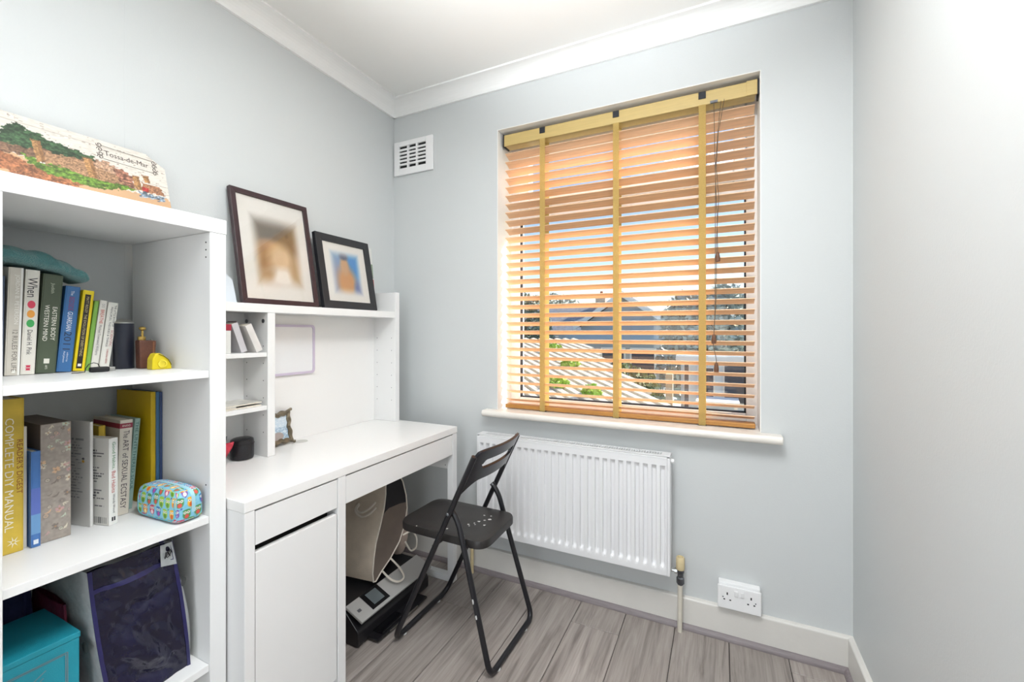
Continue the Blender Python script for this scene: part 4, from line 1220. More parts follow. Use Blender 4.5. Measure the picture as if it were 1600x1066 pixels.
def plaque_fn(U, V):
    Y = PY0 + (PY1 - PY0) * U; Z = PZ0 + (PZ1 - PZ0) * V
    n1 = vnoise(U, V, 55, 5); n2 = vnoise(U * 4, V * 14, 12, 6)
    img = np.ones(U.shape + (3,)) * hx('d9d2c8')
    img = img * (0.92 + 0.14 * n2[..., None])
    img = paint(img, 0.5 * (np.abs((Z - 1.52) % 0.026) < 0.0011), hx('8d7d70'))
    img = paint(img, 0.6 * ((n2 > 0.82) & (n1 > 0.55)), hx('7a675c'))
    Yn = Y + 0.012 * (n1 - 0.5); Zn = Z + 0.012 * (vnoise(U, V, 60, 9) - 0.5)
    g = vnoise(U, V, 62, 12)[..., None]
    g2 = vnoise(U * 3.1, V * 1.7, 62, 15)[..., None]
    def P(k, c, rough=True, amt=0.3):
        nonlocal img
        m = inpoly(Yn if rough else Y, Zn if rough else Z, PL[k])
        img = paint(img, m, 0.86 * hx(c) * (1 - amt / 2 + amt * g) * (0.72 + 0.56 * g2))
    below = (Z < 1.665) & (Y < -1.16)
    img = paint(img, (Zn < 1.635 + 0.03 * np.clip((-1.30 - Y) / 0.2, 0, 1)) * 1.0, hx('c9a27c'))
    P('hill', '8c6a52'); P('trees', '3d5a3a', amt=0.7); P('castle', 'c8a184'); P('wall', 'b98f6c'); P('road', 'b0714a', amt=0.5); P('grass', '6c8f34', amt=0.6)
    P('houses', 'a8745e', amt=0.7); P('ridge', 'b5805e'); P('red', 'b83a34', False); P('cars', '8fa0b0', amt=0.9)
    for k in ('tower1', 'tower2', 'tower3', 'tower4'):
        P(k, 'c4935f', False, 0.35)
        q = PL[k]
        P2 = [(q[0][0] + 0.6 * (q[1][0] - q[0][0]), q[0][1]), q[1], q[2], (q[3][0] + 0.6 * (q[2][0] - q[3][0]), q[3][1])]
        img = paint(img, 0.45 * inpoly(Y, Z, P2), hx('6e4a30'))
        img = paint(img, 0.9 * ((np.abs(Z - q[0][1] - 0.001) < 0.0025) & (Y > q[0][0] - .002) & (Y < q[1][0] + .002) & (np.sin(Y * 1500) > 0)), hx('8a6242'))
    img = paint(img, 0.9 * ((n1 > 0.6) & (Zn < 1.60)), hx('7c8a4a'))
    return img
lean = math.atan2(0.075, PZ1 - PZ0)
pq = thing('scenic_plaque', 'long wooden plaque with a castle hillside print on top of the bookcase', 'plaque', (0.100, (PY0 + PY1) / 2, 1.5215 + 0.009 * math.sin(lean)), (0, -lean, 0), local=True)
hw_, hh_ = (PY1 - PY0) / 2, (PZ1 - PZ0) / math.cos(lean)
outl = [(-hw_, 0.0), (hw_, 0.0), (hw_, hh_ - 0.034), (hw_ - 0.012, hh_ - 0.030), (hw_ - 0.045, hh_), (-hw_, hh_)]
MB().prism(outl, 'x', -0.009, 0.0).build('board', mat('plaque_board', '8a7464', 0.6, var=0.15, scale=30), pq, bevel=0.001)
pp = print_part('scenic_print', (0.0004, -hw_, 0), (0, 2 * hw_, 0), (0, 0, hh_), 330, 150, plaque_fn, pq, 0.45)
bm = bmesh.new(); bm.from_mesh(pp.data)
kill = [f for f in bm.faces if (lambda c: c.y > hw_ - 0.046 and c.z > hh_ - 0.002 - (c.y - (hw_ - 0.046)) * 0.75)(f.calc_center_median())]
bmesh.ops.delete(bm, geom=kill, context='FACES'); bm.to_mesh(pp.data); bm.free()
M_ink = mat('dark_brown_ink', '4a3c38', 0.6)
def py_(y): return y - (PY0 + PY1) / 2
def pz_(z): return (z - PZ0) / math.cos(lean)
text_part('Tossa-de-Mar', 0.108, 0.016, (0.0010, py_(-1.296), pz_(1.7305)), (0, 0.9995, -0.02), (0, 0.02, 0.9995), M_ink, pq)
sc = MB()
def curl(y, z, sy, sz):
    pts = []
    for k in range(15):
        q = k / 14 * 2.4 * math.pi
        r_ = 0.0075 * (1 - 0.75 * k / 14)
        pts.append((0.0012, py_(y) + sy * (0.006 - r_ * math.cos(q)), pz_(z) + sz * r_ * math.sin(q)))
    sc.tube(pts, 0.0008, 5)
for (y, z, sy, sz) in ((-1.312, 1.760, 1, -1), (-1.312, 1.745, 1, 1), (-1.312, 1.722, 1, 1), (-1.312, 1.733, 1, -1), (-1.166, 1.752, -1, -1), (-1.166, 1.738, -1, 1), (-1.166, 1.715, -1, 1), (-1.166, 1.728, -1, -1)):
    curl(y, z, sy, sz)
for z in (1.7585, 1.7185):
    sc.tube([(0.0012, py_(-1.300), pz_(z)), (0.0012, py_(-1.178), pz_(z - 0.003))], 0.0005, 5)
sc.build('scroll_border', M_ink, pq, smooth=True)['kind'] = 'stuff'

# ------------------------------------------------------------------ framed pictures on the hutch
def picture(label, y0, y1, xb, xt, z0, z1, fw, fm, mount, fn, pic, depth=0.018):
    ln = math.atan2(xb - xt, z1 - z0)
    h = (z1 - z0) / math.cos(ln); w = y1 - y0
    root = thing('picture_frame', label, 'picture frame', (xb, (y0 + y1) / 2, z0 + 0.0004 + depth * math.sin(ln)), (0, -ln, 0), group='framed pictures on the hutch', local=True)
    lo, hi = -w / 2, w / 2
    # four mitred mouldings
    for k, q in enumerate([[(lo, 0), (hi, 0), (hi - fw, fw), (lo + fw, fw)], [(hi, 0), (hi, h), (hi - fw, h - fw), (hi - fw, fw)],
                           [(hi, h), (lo, h), (lo + fw, h - fw), (hi - fw, h - fw)], [(lo, h), (lo, 0), (lo + fw, fw), (lo + fw, h - fw)]]):
        MB().prism(q, 'x', -depth, 0.0).build('moulding', fm, root, bevel=0.001)
    MB().box(-depth + 0.002, lo + fw - 0.003, fw - 0.003, -0.008, hi - fw + 0.003, h - fw + 0.003).build('mount', mount, root)
    ay0, ay1, az0, az1 = pic
    print_part('photograph', (-0.0078, lo + w * ay0, h * az0), (0, w * (ay1 - ay0), 0), (0, 0, h * (az1 - az0)), 60, 60, fn, root, 0.5)
    MB().box(-0.0062, lo + fw - 0.002, fw - 0.002, -0.0045, hi - fw + 0.002, h - fw + 0.002).build('glazing', M_pglass, root)
    return root
M_pglass = glass_material('picture_glass', (0.98, 0.98, 0.98), 0.05)
M_mount = mat('mount_board', 'e6e1d9', 0.8)
def soft(img, U, V, edge=0.22, bg='e6e1d9'):
    d = np.minimum(np.minimum(U, 1 - U), np.minimum(V, 1 - V)) / edge
    d = np.clip(d, 0, 1); d = d * d * (3 - 2 * d)
    return hx(bg) * (1 - d[..., None]) + img * d[..., None]
def cat_fn(U, V):
    img = np.ones(U.shape + (3,)) * hx('a98d70')
    img = paint(img, ell(U, V, 0.35, 0.82, 0.55, 0.28, -0.25, 0.9), hx('6e6355'))
    img = paint(img, ell(U, V, 0.72, 0.62, 0.3, 0.16, 0.3, 0.9), hx('8a6a48'))
    img = paint(img, ell(U, V, 0.38, 0.52, 0.22, 0.12, 0, 0.9), hx('c99a6c'))
    img = paint(img, ell(U, V, 0.25, 0.40, 0.2, 0.18, 0.4, 0.9), hx('a67c54'))
    img = paint(img, ell(U, V, 0.55, 0.42, 0.22, 0.18, 0.2, 0.9), hx('d8b892'))
    img = paint(img, ell(U, V, 0.55, 0.18, 0.28, 0.12, 0, 0.9), hx('eae2d6'))
    img = paint(img, ell(U, V, 0.2, 0.15, 0.2, 0.1, 0.5, 0.9), hx('b08f68'))
    img = paint(img, ell(U, V, 0.85, 0.25, 0.15, 0.2, 0, 0.9), hx('b99a74'))
    return soft(img, U, V)
def por_fn(U, V):
    img = np.ones(U.shape + (3,)) * hx('6f9cc4')
    img = paint(img, ell(U, V, 0.75, 0.72, 0.35, 0.3, 0, 0.9), hx('3f86c6'))
    img = paint(img, ell(U, V, 0.2, 0.3, 0.22, 0.5, 0, 0.9), hx('8d93ac'))
    img = paint(img, ell(U, V, 0.48, 0.30, 0.28, 0.34, 0, 0.7), hx('c98f56'))
    img = paint(img, ell(U, V, 0.46, 0.66, 0.13, 0.2, 0, 0.7), hx('c79a70'))
    img = paint(img, ell(U, V, 0.46, 0.86, 0.13, 0.08, 0, 0.8), hx('4a5068'))
    img = paint(img, ell(U, V, 0.85, 0.15, 0.15, 0.2, 0, 0.9), hx('6470a0'))
    return soft(img, U, V, 0.22)
picture('large dark brown frame with a blurred tan photograph leaning on the wall', -0.930, -0.598, 0.108, 0.026, 1.3155, 1.757, 0.020, mat('dark_brown_wood', '3a262a', 0.35, var=0.15, scale=30), M_mount, cat_fn, (0.17, 0.86, 0.13, 0.84))
picture('smaller black frame with a blurred blue photograph leaning on the wall', -0.582, -0.262, 0.122, 0.058, 1.3155, 1.655, 0.034, mat('black_wood', '26272b', 0.38), M_mount, por_fn, (0.20, 0.80, 0.17, 0.83), 0.02)
# cards behind
cd = thing('greeting_card', 'pale card leaning on the wall past the black frame', 'card', (0.050, -0.222, 1.3162), (0, -R(6), 0), local=True)
MB().box(-0.0025, -0.055, 0.0, 0.0, 0.028, 0.335).build('sheet', mat('card_white', 'dcdcd8', 0.6), cd)
MB().box(0.0002, 0.004, 0.10, 0.0006, 0.0265, 0.17).build('red_print', mat('ink_b5403c', 'b5403c'), cd)
MB().box(0.0002, 0.004, 0.175, 0.0006, 0.0265, 0.25).build('green_print', mat('ink_8a9a86', '8a9a86'), cd)
c2 = thing('folded_card', 'small white folded card standing behind the bookcase edge on the hutch', 'card', (0.085, -0.965, 1.3155))
MB().prism([(-0.995, 1.3158), (-0.938, 1.3158), (-0.955, 1.40), (-0.978, 1.42)], 'x', 0.083, 0.086).build('sheet', mat('card_blue_white', 'd6dde4', 0.6), c2)

# ------------------------------------------------------------------ whiteboard, ornate frame and hutch contents
wbd = thing('whiteboard', 'small whiteboard with a lavender rim on the back of the hutch', 'whiteboard', (0.03, -0.65, 1.025))
wy0, wy1, wz0, wz1 = -0.842, -0.560, 1.030, 1.243
MB().box(HB + 0.0045, wy0 + 0.006, wz0 + 0.006, HB + 0.010, wy1 - 0.006, wz1 - 0.006).build('board', mat('glossy_white_board', 'e9eaec', 0.08), wbd)
ro = rounded([(wy0, wz0), (wy1, wz0), (wy1, wz1), (wy0, wz1)], 0.018, 5)
ri = rounded([(wy0 + 0.010, wz0 + 0.010), (wy1 - 0.010, wz0 + 0.010), (wy1 - 0.010, wz1 - 0.010), (wy0 + 0.010, wz1 - 0.010)], 0.010, 5)
n = len(ro); X0, X1 = HB + 0.0045, HB + 0.0135
vs = [(X1, *p) for p in ro] + [(X1, *p) for p in ri] + [(X0, *p) for p in ro] + [(X0, *p) for p in ri]
fs = []
for k in range(n):
    l = (k + 1) % n
    fs += [(k, l, n + l, n + k), (k, l, 2 * n + l, 2 * n + k), (n + k, n + l, 3 * n + l, 3 * n + k)]
MB().add(vs, fs).build('rim', mat('lavender_plastic', 'cfc3d6', 0.4), wbd)

of = thing('ornate_photo_frame', 'small antique brass photo frame with curly edges on the desk', 'photo frame', (0.074, -0.752, 0.7520), (0, -R(9), R(6)), local=True)
def wavy(s, w, h):
    """s 0..1 round a rectangle with scalloped sides and pointed corners"""
    pts = []
    N = 24
    def side(a, b_, nx, ny):
        for k in range(N):
            t = k / N
            d = -0.007 * math.sin(math.pi * t) ** 0.7 + 0.004 * math.cos(2 * math.pi * 3 * t) * math.sin(math.pi * t)
            pts.append((a[0] + (b_[0] - a[0]) * t + nx * d * s, a[1] + (b_[1] - a[1]) * t + ny * d * s))
    c = [(-w, 0), (w, 0), (w, h), (-w, h)]
    side(c[0], c[1], 0, -1); side(c[1], c[2], 1, 0); side(c[2], c[3], 0, 1); side(c[3], c[0], -1, 0)
    return pts
oo = wavy(1.0, 0.066, 0.142)
oi = [(p[0] * 0.66, 0.022 + (p[1]) * 0.69) for p in wavy(0.9, 0.066, 0.142)]
n = len(oo)
vs = [(-0.002, *p) for p in oo] + [(0.006, p[0] * 0.86, 0.071 + (p[1] - 0.071) * 0.9) for p in oo] + [(0.001, *p) for p in oi] + [(-0.008, *p) for p in oo] + [(-0.004, *p) for p in oi]
fs = []
for k in range(n):
    l = (k + 1) % n
    fs += [(k, l, n + l, n + k), (n + k, n + l, 2 * n + l, 2 * n + k), (k, l, 3 * n + l, 3 * n + k), (2 * n + k, 2 * n + l, 4 * n + l, 4 * n + k)]
MB().add(vs, fs).build('brass_frame', M_brass, of, smooth=True)
def sea_fn(U, V):
    img = np.ones(U.shape + (3,)) * hx('c8d8e4')
    img = paint(img, (V < 0.55) * 1.0, hx('9fb8cc'))
    img = paint(img, 0.7 * (vnoise(U * 2, V * 5, 9, 3) > 0.6), hx('e4ebf0'))
    img = paint(img, ell(U, V, 0.4, 0.2, 0.3, 0.16), hx('a89c98'))
    return img
print_part('photograph', (-0.0045, -0.048, 0.018), (0, 0.096, 0), (0, 0, 0.104), 40, 50, sea_fn, of, 0.25)
MB().prism([(-0.008, 0.09), (-0.036, 0.0098), (-0.032, 0.0098), (-0.008, 0.075)], 'y', -0.012, 0.012).build('strut', M_dark, of)
for s in (-1, 1):
    for z in (0.004, 0.138):
        MB().lathe([(0.001, -0.006), (0.006, -0.002), (0.006, 0.002), (0.001, 0.0065)], (0.0, s * 0.064, z), 10, 'x').build('corner_boss', M_brass, of, smooth=True)

zs1 = 1.1372
def leaner(name, label, y_b, t, h, d, x, ang, col, cat='booklet'):
    """booklet leaning towards the camera side (top at lower y)"""
    a = R(ang)
    root = thing(name, label, cat, (x, y_b, zs1 + 0.0003 + t * math.sin(a)), (a, 0, 0), group='booklets in the top hutch compartment', local=True)
    m = mat('cover_' + col, col, 0.5, var=0.05, scale=20)
    MB().box(-d, -t, 0, 0, -t + 0.0012, h).box(-d, -0.0012, 0, 0, 0, h).box(-0.001, -t + .0012, 0, 0, -0.0012, h).build('cover', m, root)
    MB().box(-d + 0.002, -t + 0.0012, 0.002, -0.001, -0.0012, h - 0.002).build('pages', M_paper, root)
    return root
# pivot is the lower right edge: raise so the left edge meets the shelf
leaner('booklet', 'white booklet leaning furthest right in the top hutch compartment', -0.886, 0.024, 0.105, 0.062, 0.152, 24, 'dcd8d4')
leaner('booklet', 'pale grey booklet leaning behind the white one in the hutch', -0.932, 0.022, 0.108, 0.085, 0.135, 19, 'c6c3c6')
leaner('booklet', 'dark plum booklet leaning deep in the top hutch compartment', -0.900, 0.011, 0.118, 0.05, 0.085, 20, '6d5560')
rb = thing('card_pack', 'red topped white card pack at the left of the top hutch compartment', 'pack', (0.10, -1.0, zs1))
MB().box(0.06, -1.035, zs1 + 0.0003, 0.132, -0.988, zs1 + 0.080).build('carton', mat('card_white', 'dcdcd8', .6), rb, bevel=0.001)
MB().box(0.059, -1.036, zs1 + 0.0803, 0.133, -0.987, zs1 + 0.102).build('lid', mat('ink_a3283c', 'a3283c', .5), rb, bevel=0.001)
zs2 = 0.9412
for k, (c, yy, xx, rz, lab) in enumerate([('b9b6ae', -0.975, 0.092, 2, 'grey magazine at the bottom of the pile in the hutch'), ('7f98ae', -1.03, 0.092, -3, 'blue edged magazine sliding out under the pile'), ('cfccc4', -0.974, 0.093, 4, 'pale magazine with lifted corner on top of the pile')]):
    mg = thing('magazine', lab, 'magazine', (xx, yy, zs2 + 0.0005 + 0.0052 * k), (0, 0, R(rz)), group='magazines in the middle hutch compartment', local=True)
    L = 0.085 if k != 1 else 0.05
    MB().box(-0.058, -L, 0.0, 0.058, L, 0.004).build('pages', M_paper, mg)
    MB().box(-0.0585, -L - 0.0005, 0.0040, 0.0585, L + 0.0005, 0.0048).build('cover', mat('cover_' + c, c, 0.3, var=0.25, scale=40), mg)
pt = thing('round_case', 'black round leather case in the lowest hutch compartment', 'case', (0.098, -0.930, 0.7505))
MB().lathe([(0.030, 0.7508), (0.036, 0.753), (0.038, 0.760), (0.038, 0.800), (0.0365, 0.806)], (0.098, -0.928, 0), 32).build('body', mat('black_leather', '17161b', 0.3, bump=0.15, bscale=200), pt, smooth=True)
MB().lathe([(0.0375, 0.8065), (0.0385, 0.810), (0.036, 0.822), (0.028, 0.826), (0.002, 0.827)], (0.098, -0.928, 0), 32).build('lid', mat('black_leather', '17161b', 0.3), pt, smooth=True)
MB().tube([(0.098 + 0.0383 * math.cos(2 * math.pi * k / 32), -0.928 + 0.0383 * math.sin(2 * math.pi * k / 32), 0.8063) for k in range(32)], 0.0012, 6, closed=True).build('zip', M_dark, pt, smooth=True)
sw = thing('sweet_packet', 'crumpled red and dark packet beside the round black case', 'packet', (0.12, -0.995, 0.7505))
vs = []
for j in range(9):
    for i in range(9):
        u, v = i / 8 - 0.5, j / 8
        vs.append((0.128 + 0.008 * math.sin(7 * u + 5 * v) + 0.010 * v, -1.022 + 0.045 * u * (0.7 + 0.5 * v) + 0.010 * v, 0.7512 + 0.072 * v + 0.012 * u * v))
pk = MB().add(vs, [(j * 9 + i, j * 9 + i + 1, (j + 1) * 9 + i + 1, (j + 1) * 9 + i) for j in range(8) for i in range(8)]).build('front', mat('red_foil', 'c8384a', 0.25, var=0.35, scale=45), sw, smooth=True, recalc=False)
pk.modifiers.new('s', 'SOLIDIFY').thickness = 0.008
MB().prism([(-1.04, 0.7508), (-0.990, 0.7508), (-0.978, 0.842), (-1.04, 0.835)], 'x', 0.085, 0.093).build('dark_flap', mat('dark_teal_foil', '22323c', 0.35), sw)

# ------------------------------------------------------------------ under the desk
pr_ = thing('printer', 'black printer with a grey control panel on the floor under the desk', 'printer', (0.25, -0.47, 0))
M_pblk = mat('black_printer_plastic', '18171a', 0.35)
MB().prism(rounded([(0.06, 0.004), (0.425, 0.004), (0.425, 0.060), (0.350, 0.128), (0.06, 0.128)], 0.012, 3), 'y', -0.690, -0.250).build('body', M_pblk, pr_, bevel=0.002)
cpn = Vector((0.068, 0, 0.075)).normalized()
def slope(x0, z0, x1, z1, y0, y1, t, nm, m, par):
    d = Vector((x1 - x0, 0, z1 - z0)).normalized(); nn = Vector((-d.z, 0, d.x)) * t
    if nn.z < 0: nn = -nn
    v = [(x0, y0, z0), (x1, y0, z1), (x1, y1, z1), (x0, y1, z0)]
    v += [(p[0] + nn.x, p[1], p[2] + nn.z) for p in v]
    return MB().add(v, [(0, 1, 2, 3), (4, 5, 6, 7), (0, 1, 5, 4), (1, 2, 6, 5), (2, 3, 7, 6), (3, 0, 4, 7)]).build(nm, m, par, bevel=0.0015)
M_pgrey = mat('printer_grey_panel', 'a9a7a4', 0.35)
pan = slope(0.352, 0.134, 0.440, 0.098, -0.688, -0.250, 0.010, 'control_panel', M_pgrey, pr_)
slope(0.357, 0.143, 0.432, 0.112, -0.618, -0.520, 0.0015, 'screen_bezel', M_glossblk, pan)
slope(0.367, 0.1411, 0.421, 0.1190, -0.598, -0.540, 0.0014, 'screen', mat('screen_glass', '5f6668', 0.08), pan)
slope(0.395, 0.1268, 0.407, 0.1219, -0.668, -0.652, 0.0013, 'button', mat('printer_button', '55555a', .4), pan)
MB().box(0.395, -0.640, 0.012, 0.478, -0.330, 0.020).build('output_tray', M_pblk, pr_, bevel=0.002)
MB().box(0.4784, -0.575, 0.013, 0.481, -0.400, 0.019).build('tray_trim', M_steel, pr_)
MB().box(0.405, -0.610, 0.0205, 0.470, -0.480, 0.026).build('paper_guide', M_glossblk, pr_, bevel=0.002)

M_canvas = mat('cream_canvas', 'd6c8b6', 0.85, var=0.06, scale=30, bump=0.3, bscale=400)
M_gus = mat('taupe_lining', '6f635a', 0.8, var=0.1, scale=12, bump=0.2, bscale=300)
M_blkfab = mat('black_fabric', '1f1d20', 0.8)
M_rope = mat('cotton_rope', 'e2dacd', 0.85, bump=0.5, bscale=300)
tt = thing('tote_bag', 'cream canvas tote with dark side panel lying on the printer under the desk', 'tote bag', (0.22, -0.42, 0.14))
seam = [(-0.452, 0.560), (-0.452, 0.50), (-0.462, 0.44), (-0.487, 0.37), (-0.512, 0.31), (-0.524, 0.25), (-0.531, 0.19), (-0.526, 0.152), (-0.512, 0.148)]
right = [(-0.48, 0.172), (-0.42, 0.205), (-0.362, 0.252), (-0.325, 0.315), (-0.308, 0.385), (-0.315, 0.45), (-0.338, 0.52), (-0.365, 0.560)]
prof2 = seam + right
nn_ = len(prof2)
vs = []
secs = [(0.05, 0.90), (0.12, 0.97), (0.20, 1.0), (0.28, 1.0), (0.345, 1.0)]
cyy, czz = -0.42, 0.36
for x, s in secs:
    sh = (0.345 - x) * 0.12
    for p in prof2:
        vs.append((x, cyy + (p[0] - cyy) * s - sh, czz + (p[1] - czz) * s))
fs = []
for i in range(len(secs) - 1):
    for k in range(nn_):
        l = (k + 1) % nn_
        fs.append((i * nn_ + k, i * nn_ + l, (i + 1) * nn_ + l, (i + 1) * nn_ + k))
fs.append(tuple(range(nn_ - 1, -1, -1)))
MB().add(vs, fs).build('canvas_body', M_canvas, tt, smooth=True)
# side panel set slightly inside the seam: dark top, taupe below
def cap(poly, x, nm, m, bulge=0.012):
    c = Vector((0, sum(p[0] for p in poly) / len(poly), sum(p[1] for p in poly) / len(poly)))
    mb = MB(); n = len(poly); vs = []
    for s, dx in ((1.0, 0.0), (0.8, bulge * 0.6), (0.4, bulge), (0.05, bulge * 1.1)):
        for p in poly:
            vs.append((x + dx, c.y + (p[0] - c.y) * s, c.z + (p[1] - c.z) * s))
    fs = [(i * n + k, i * n + (k + 1) % n, (i + 1) * n + (k + 1) % n, (i + 1) * n + k) for i in range(3) for k in range(n)]
    fs.append(tuple(3 * n + k for k in range(n)))
    return mb.add(vs, fs).build(nm, m, tt, smooth=True)
cut = [(-0.470, 0.415), (-0.43, 0.430), (-0.36, 0.425), (-0.311, 0.415)]
upper = [(-0.452, 0.560), (-0.452, 0.50), (-0.462, 0.44)] + cut + [(-0.315, 0.45), (-0.338, 0.52), (-0.365, 0.560)]
lower = [(-0.470, 0.415), (-0.487, 0.37), (-0.512, 0.31), (-0.524, 0.25), (-0.531, 0.19), (-0.526, 0.152), (-0.512, 0.148)] + right[:4] + [(-0.308, 0.385), (-0.311, 0.415), (-0.36, 0.425), (-0.43, 0.430)]
cap(upper, 0.3452, 'dark_panel', M_blkfab, -0.010)
cap(lower, 0.3452, 'side_panel', M_gus, -0.006)
MB().tube([(0.346, p[0], p[1]) for p in seam], 0.003, 8).build('seam_piping', M_rope, tt, smooth=True)
MB().tube([(0.346, p[0], p[1]) for p in [seam[-1]] + right], 0.003, 8).build('seam_piping', M_rope, tt, smooth=True)
def rope(pts, r=0.0042):
    sm = []
    P = [Vector(p) for p in pts]
    for i in range(len(P) - 1):
        p0 = P[max(i - 1, 0)]; p1 = P[i]; p2 = P[i + 1]; p3 = P[min(i + 2, len(P) - 1)]
        for k in range(6):
            t = k / 6
            sm.append(0.5 * ((2 * p1) + (-p0 + p2) * t + (2 * p0 - 5 * p1 + 4 * p2 - p3) * t * t + (-p0 + 3 * p1 - 3 * p2 + p3) * t ** 3))
    sm.append(P[-1])
    MB().tube(sm, r, 8).build('rope_handle', M_rope, tt, smooth=True)
rope([(0.352, -0.478, 0.175), (0.395, -0.475, 0.150), (0.418, -0.452, 0.134), (0.418, -0.418, 0.136), (0.392, -0.412, 0.165), (0.352, -0.425, 0.205)])
rope([(0.352, -0.345, 0.275), (0.375, -0.315, 0.285), (0.385, -0.290, 0.250), (0.38, -0.285, 0.200), (0.365, -0.305, 0.190), (0.355, -0.332, 0.240)])
rope([(0.23, -0.490, 0.445), (0.235, -0.512, 0.435), (0.26, -0.512, 0.425), (0.30, -0.505, 0.445), (0.320, -0.485, 0.470)])
rope([(0.225, -0.488, 0.450), (0.23, -0.514, 0.430), (0.265, -0.516, 0.410), (0.305, -0.508, 0.425), (0.325, -0.488, 0.450)])
t2 = thing('cloth_bag', 'pale cloth bag slumped behind the canvas tote', 'bag', (0.2, -0.27, 0.14))
vs = []
for x, s in ((0.08, .85), (0.16, 1.0), (0.26, 1.0), (0.315, .92)):
    for p in [(-0.325, 0.132), (-0.262, 0.132), (-0.236, 0.20), (-0.232, 0.30), (-0.252, 0.42), (-0.288, 0.53), (-0.312, 0.56)]:
        vs.append((x, -0.28 + (p[0] + 0.28) * s, 0.132 + (p[1] - 0.132) * s))
fs = [(i * 7 + k, i * 7 + (k + 1) % 7, (i + 1) * 7 + (k + 1) % 7, (i + 1) * 7 + k) for i in range(3) for k in range(7)] + [tuple(range(6, -1, -1)), tuple(21 + k for k in range(7))]
cb = MB().add(vs, fs).build('body', mat('blush_cotton', 'b9a79a', 0.85, var=0.08, scale=20), t2, smooth=True)
cb.modifiers.new('s', 'SUBSURF').render_levels = 2

# ------------------------------------------------------------------ outside the window
GZ = -2.7
gd = MB().add([(-90, 0.6, GZ), (90, 0.6, GZ), (90, 160, GZ), (-90, 160, GZ)], [(0, 1, 2, 3)]).build('ground', mat('garden_ground', '8b9070', 0.9, var=0.2, scale=0.6), recalc=False)
struct(gd, 'garden ground below the window')

# slatted lean-to roof just below the window
rfz = lambda x, y: 0.48 + 0.1953 * (y - 2.0)
quad = [Vector((1.30, 2.10)), Vector((-0.43, 5.0)), Vector((-3.6, 5.0)), Vector((-1.5, 1.5))]
lean_to = thing('shed_roof', 'weathered grey battened shed roof seen low through the blind', 'roof', (-0.9, 3.4, GZ))
M_bat = mat('weathered_batten', 'c9c2b4', 0.8, var=0.15, scale=20)
M_felt = mat('roof_felt', '8d8878', 0.9, var=0.2, scale=6)
lw = MB()
lw.add([(p.x, p.y, rfz(p.x, p.y)) for p in quad] + [(p.x, p.y, rfz(p.x, p.y) - 0.05) for p in quad], [(0, 1, 2, 3), (7, 6, 5, 4)] + [(k, (k + 1) % 4, 4 + (k + 1) % 4, 4 + k) for k in range(4)])
lw.build('deck', M_felt, lean_to)
wl = MB()
ins = [Vector((-0.9, 3.4)).lerp(p, 0.93) for p in quad]
wl.add([(p.x, p.y, GZ) for p in ins] + [(p.x, p.y, rfz(p.x, p.y) - 0.06) for p in ins], [(k, (k + 1) % 4, 4 + (k + 1) % 4, 4 + k) for k in range(4)])
wl.build('wall', mat('shed_boards', '7c6a58', 0.8, var=0.2, scale=8), lean_to)
def clip_line(c):
    """segment of x + y = c inside quad"""
    hits = []
    for k in range(4):
        a, b_ = quad[k], quad[(k + 1) % 4]
        da, db = a.x + a.y - c, b_.x + b_.y - c
        if da * db < 0:
            hits.append(a.lerp(b_, da / (da - db)))
    return hits if len(hits) == 2 else None
c = 0.1
while c < 4.6:
    h = clip_line(c)
    if h and (h[0] - h[1]).length > 0.3:
        a, b_ = h
        d = (b_ - a).normalized(); nn = Vector((-d.y, d.x)) * 0.028
        vs = []
        for dz in (0.001, 0.035):
            for p in (a + nn, b_ + nn, b_ - nn, a - nn):
                vs.append((p.x, p.y, rfz(p.x, p.y) + dz))
        MB().add(vs, [(0, 1, 2, 3), (4, 5, 6, 7), (0, 1, 5, 4), (1, 2, 6, 5), (2, 3, 7, 6), (3, 0, 4, 7)]).build('batten', M_bat, lean_to)
    c += 0.145

def leaves(name, m, parent, ells, n, size, seed):
    r2 = np.random.default_rng(seed)
    vs, fs = [], []
    tot = sum(e[3] * e[4] * e[5] for e in ells)
    for (cx, cy, cz, a, b_, c_) in ells:
        for _ in range(int(n * a * b_ * c_ / tot)):
            v = r2.standard_normal(3); v /= np.linalg.norm(v)
            r_ = r2.random() ** 0.25
            p = np.array([cx + v[0] * a * r_, cy + v[1] * b_ * r_, cz + v[2] * c_ * r_])
            u = r2.standard_normal(3); u /= np.linalg.norm(u)
            w = np.cross(u, r2.standard_normal(3)); w /= np.linalg.norm(w)
            s = size * r2.uniform(0.6, 1.3)
            i = len(vs)
            vs += [tuple(p - u * s), tuple(p + w * s * 0.45), tuple(p + u * s), tuple(p - w * s * 0.45)]
            fs.append((i, i + 1, i + 2, i + 3))
    o = MB().add(vs, fs).build(name, m, parent, recalc=False)
    o['kind'] = 'stuff'
    return o
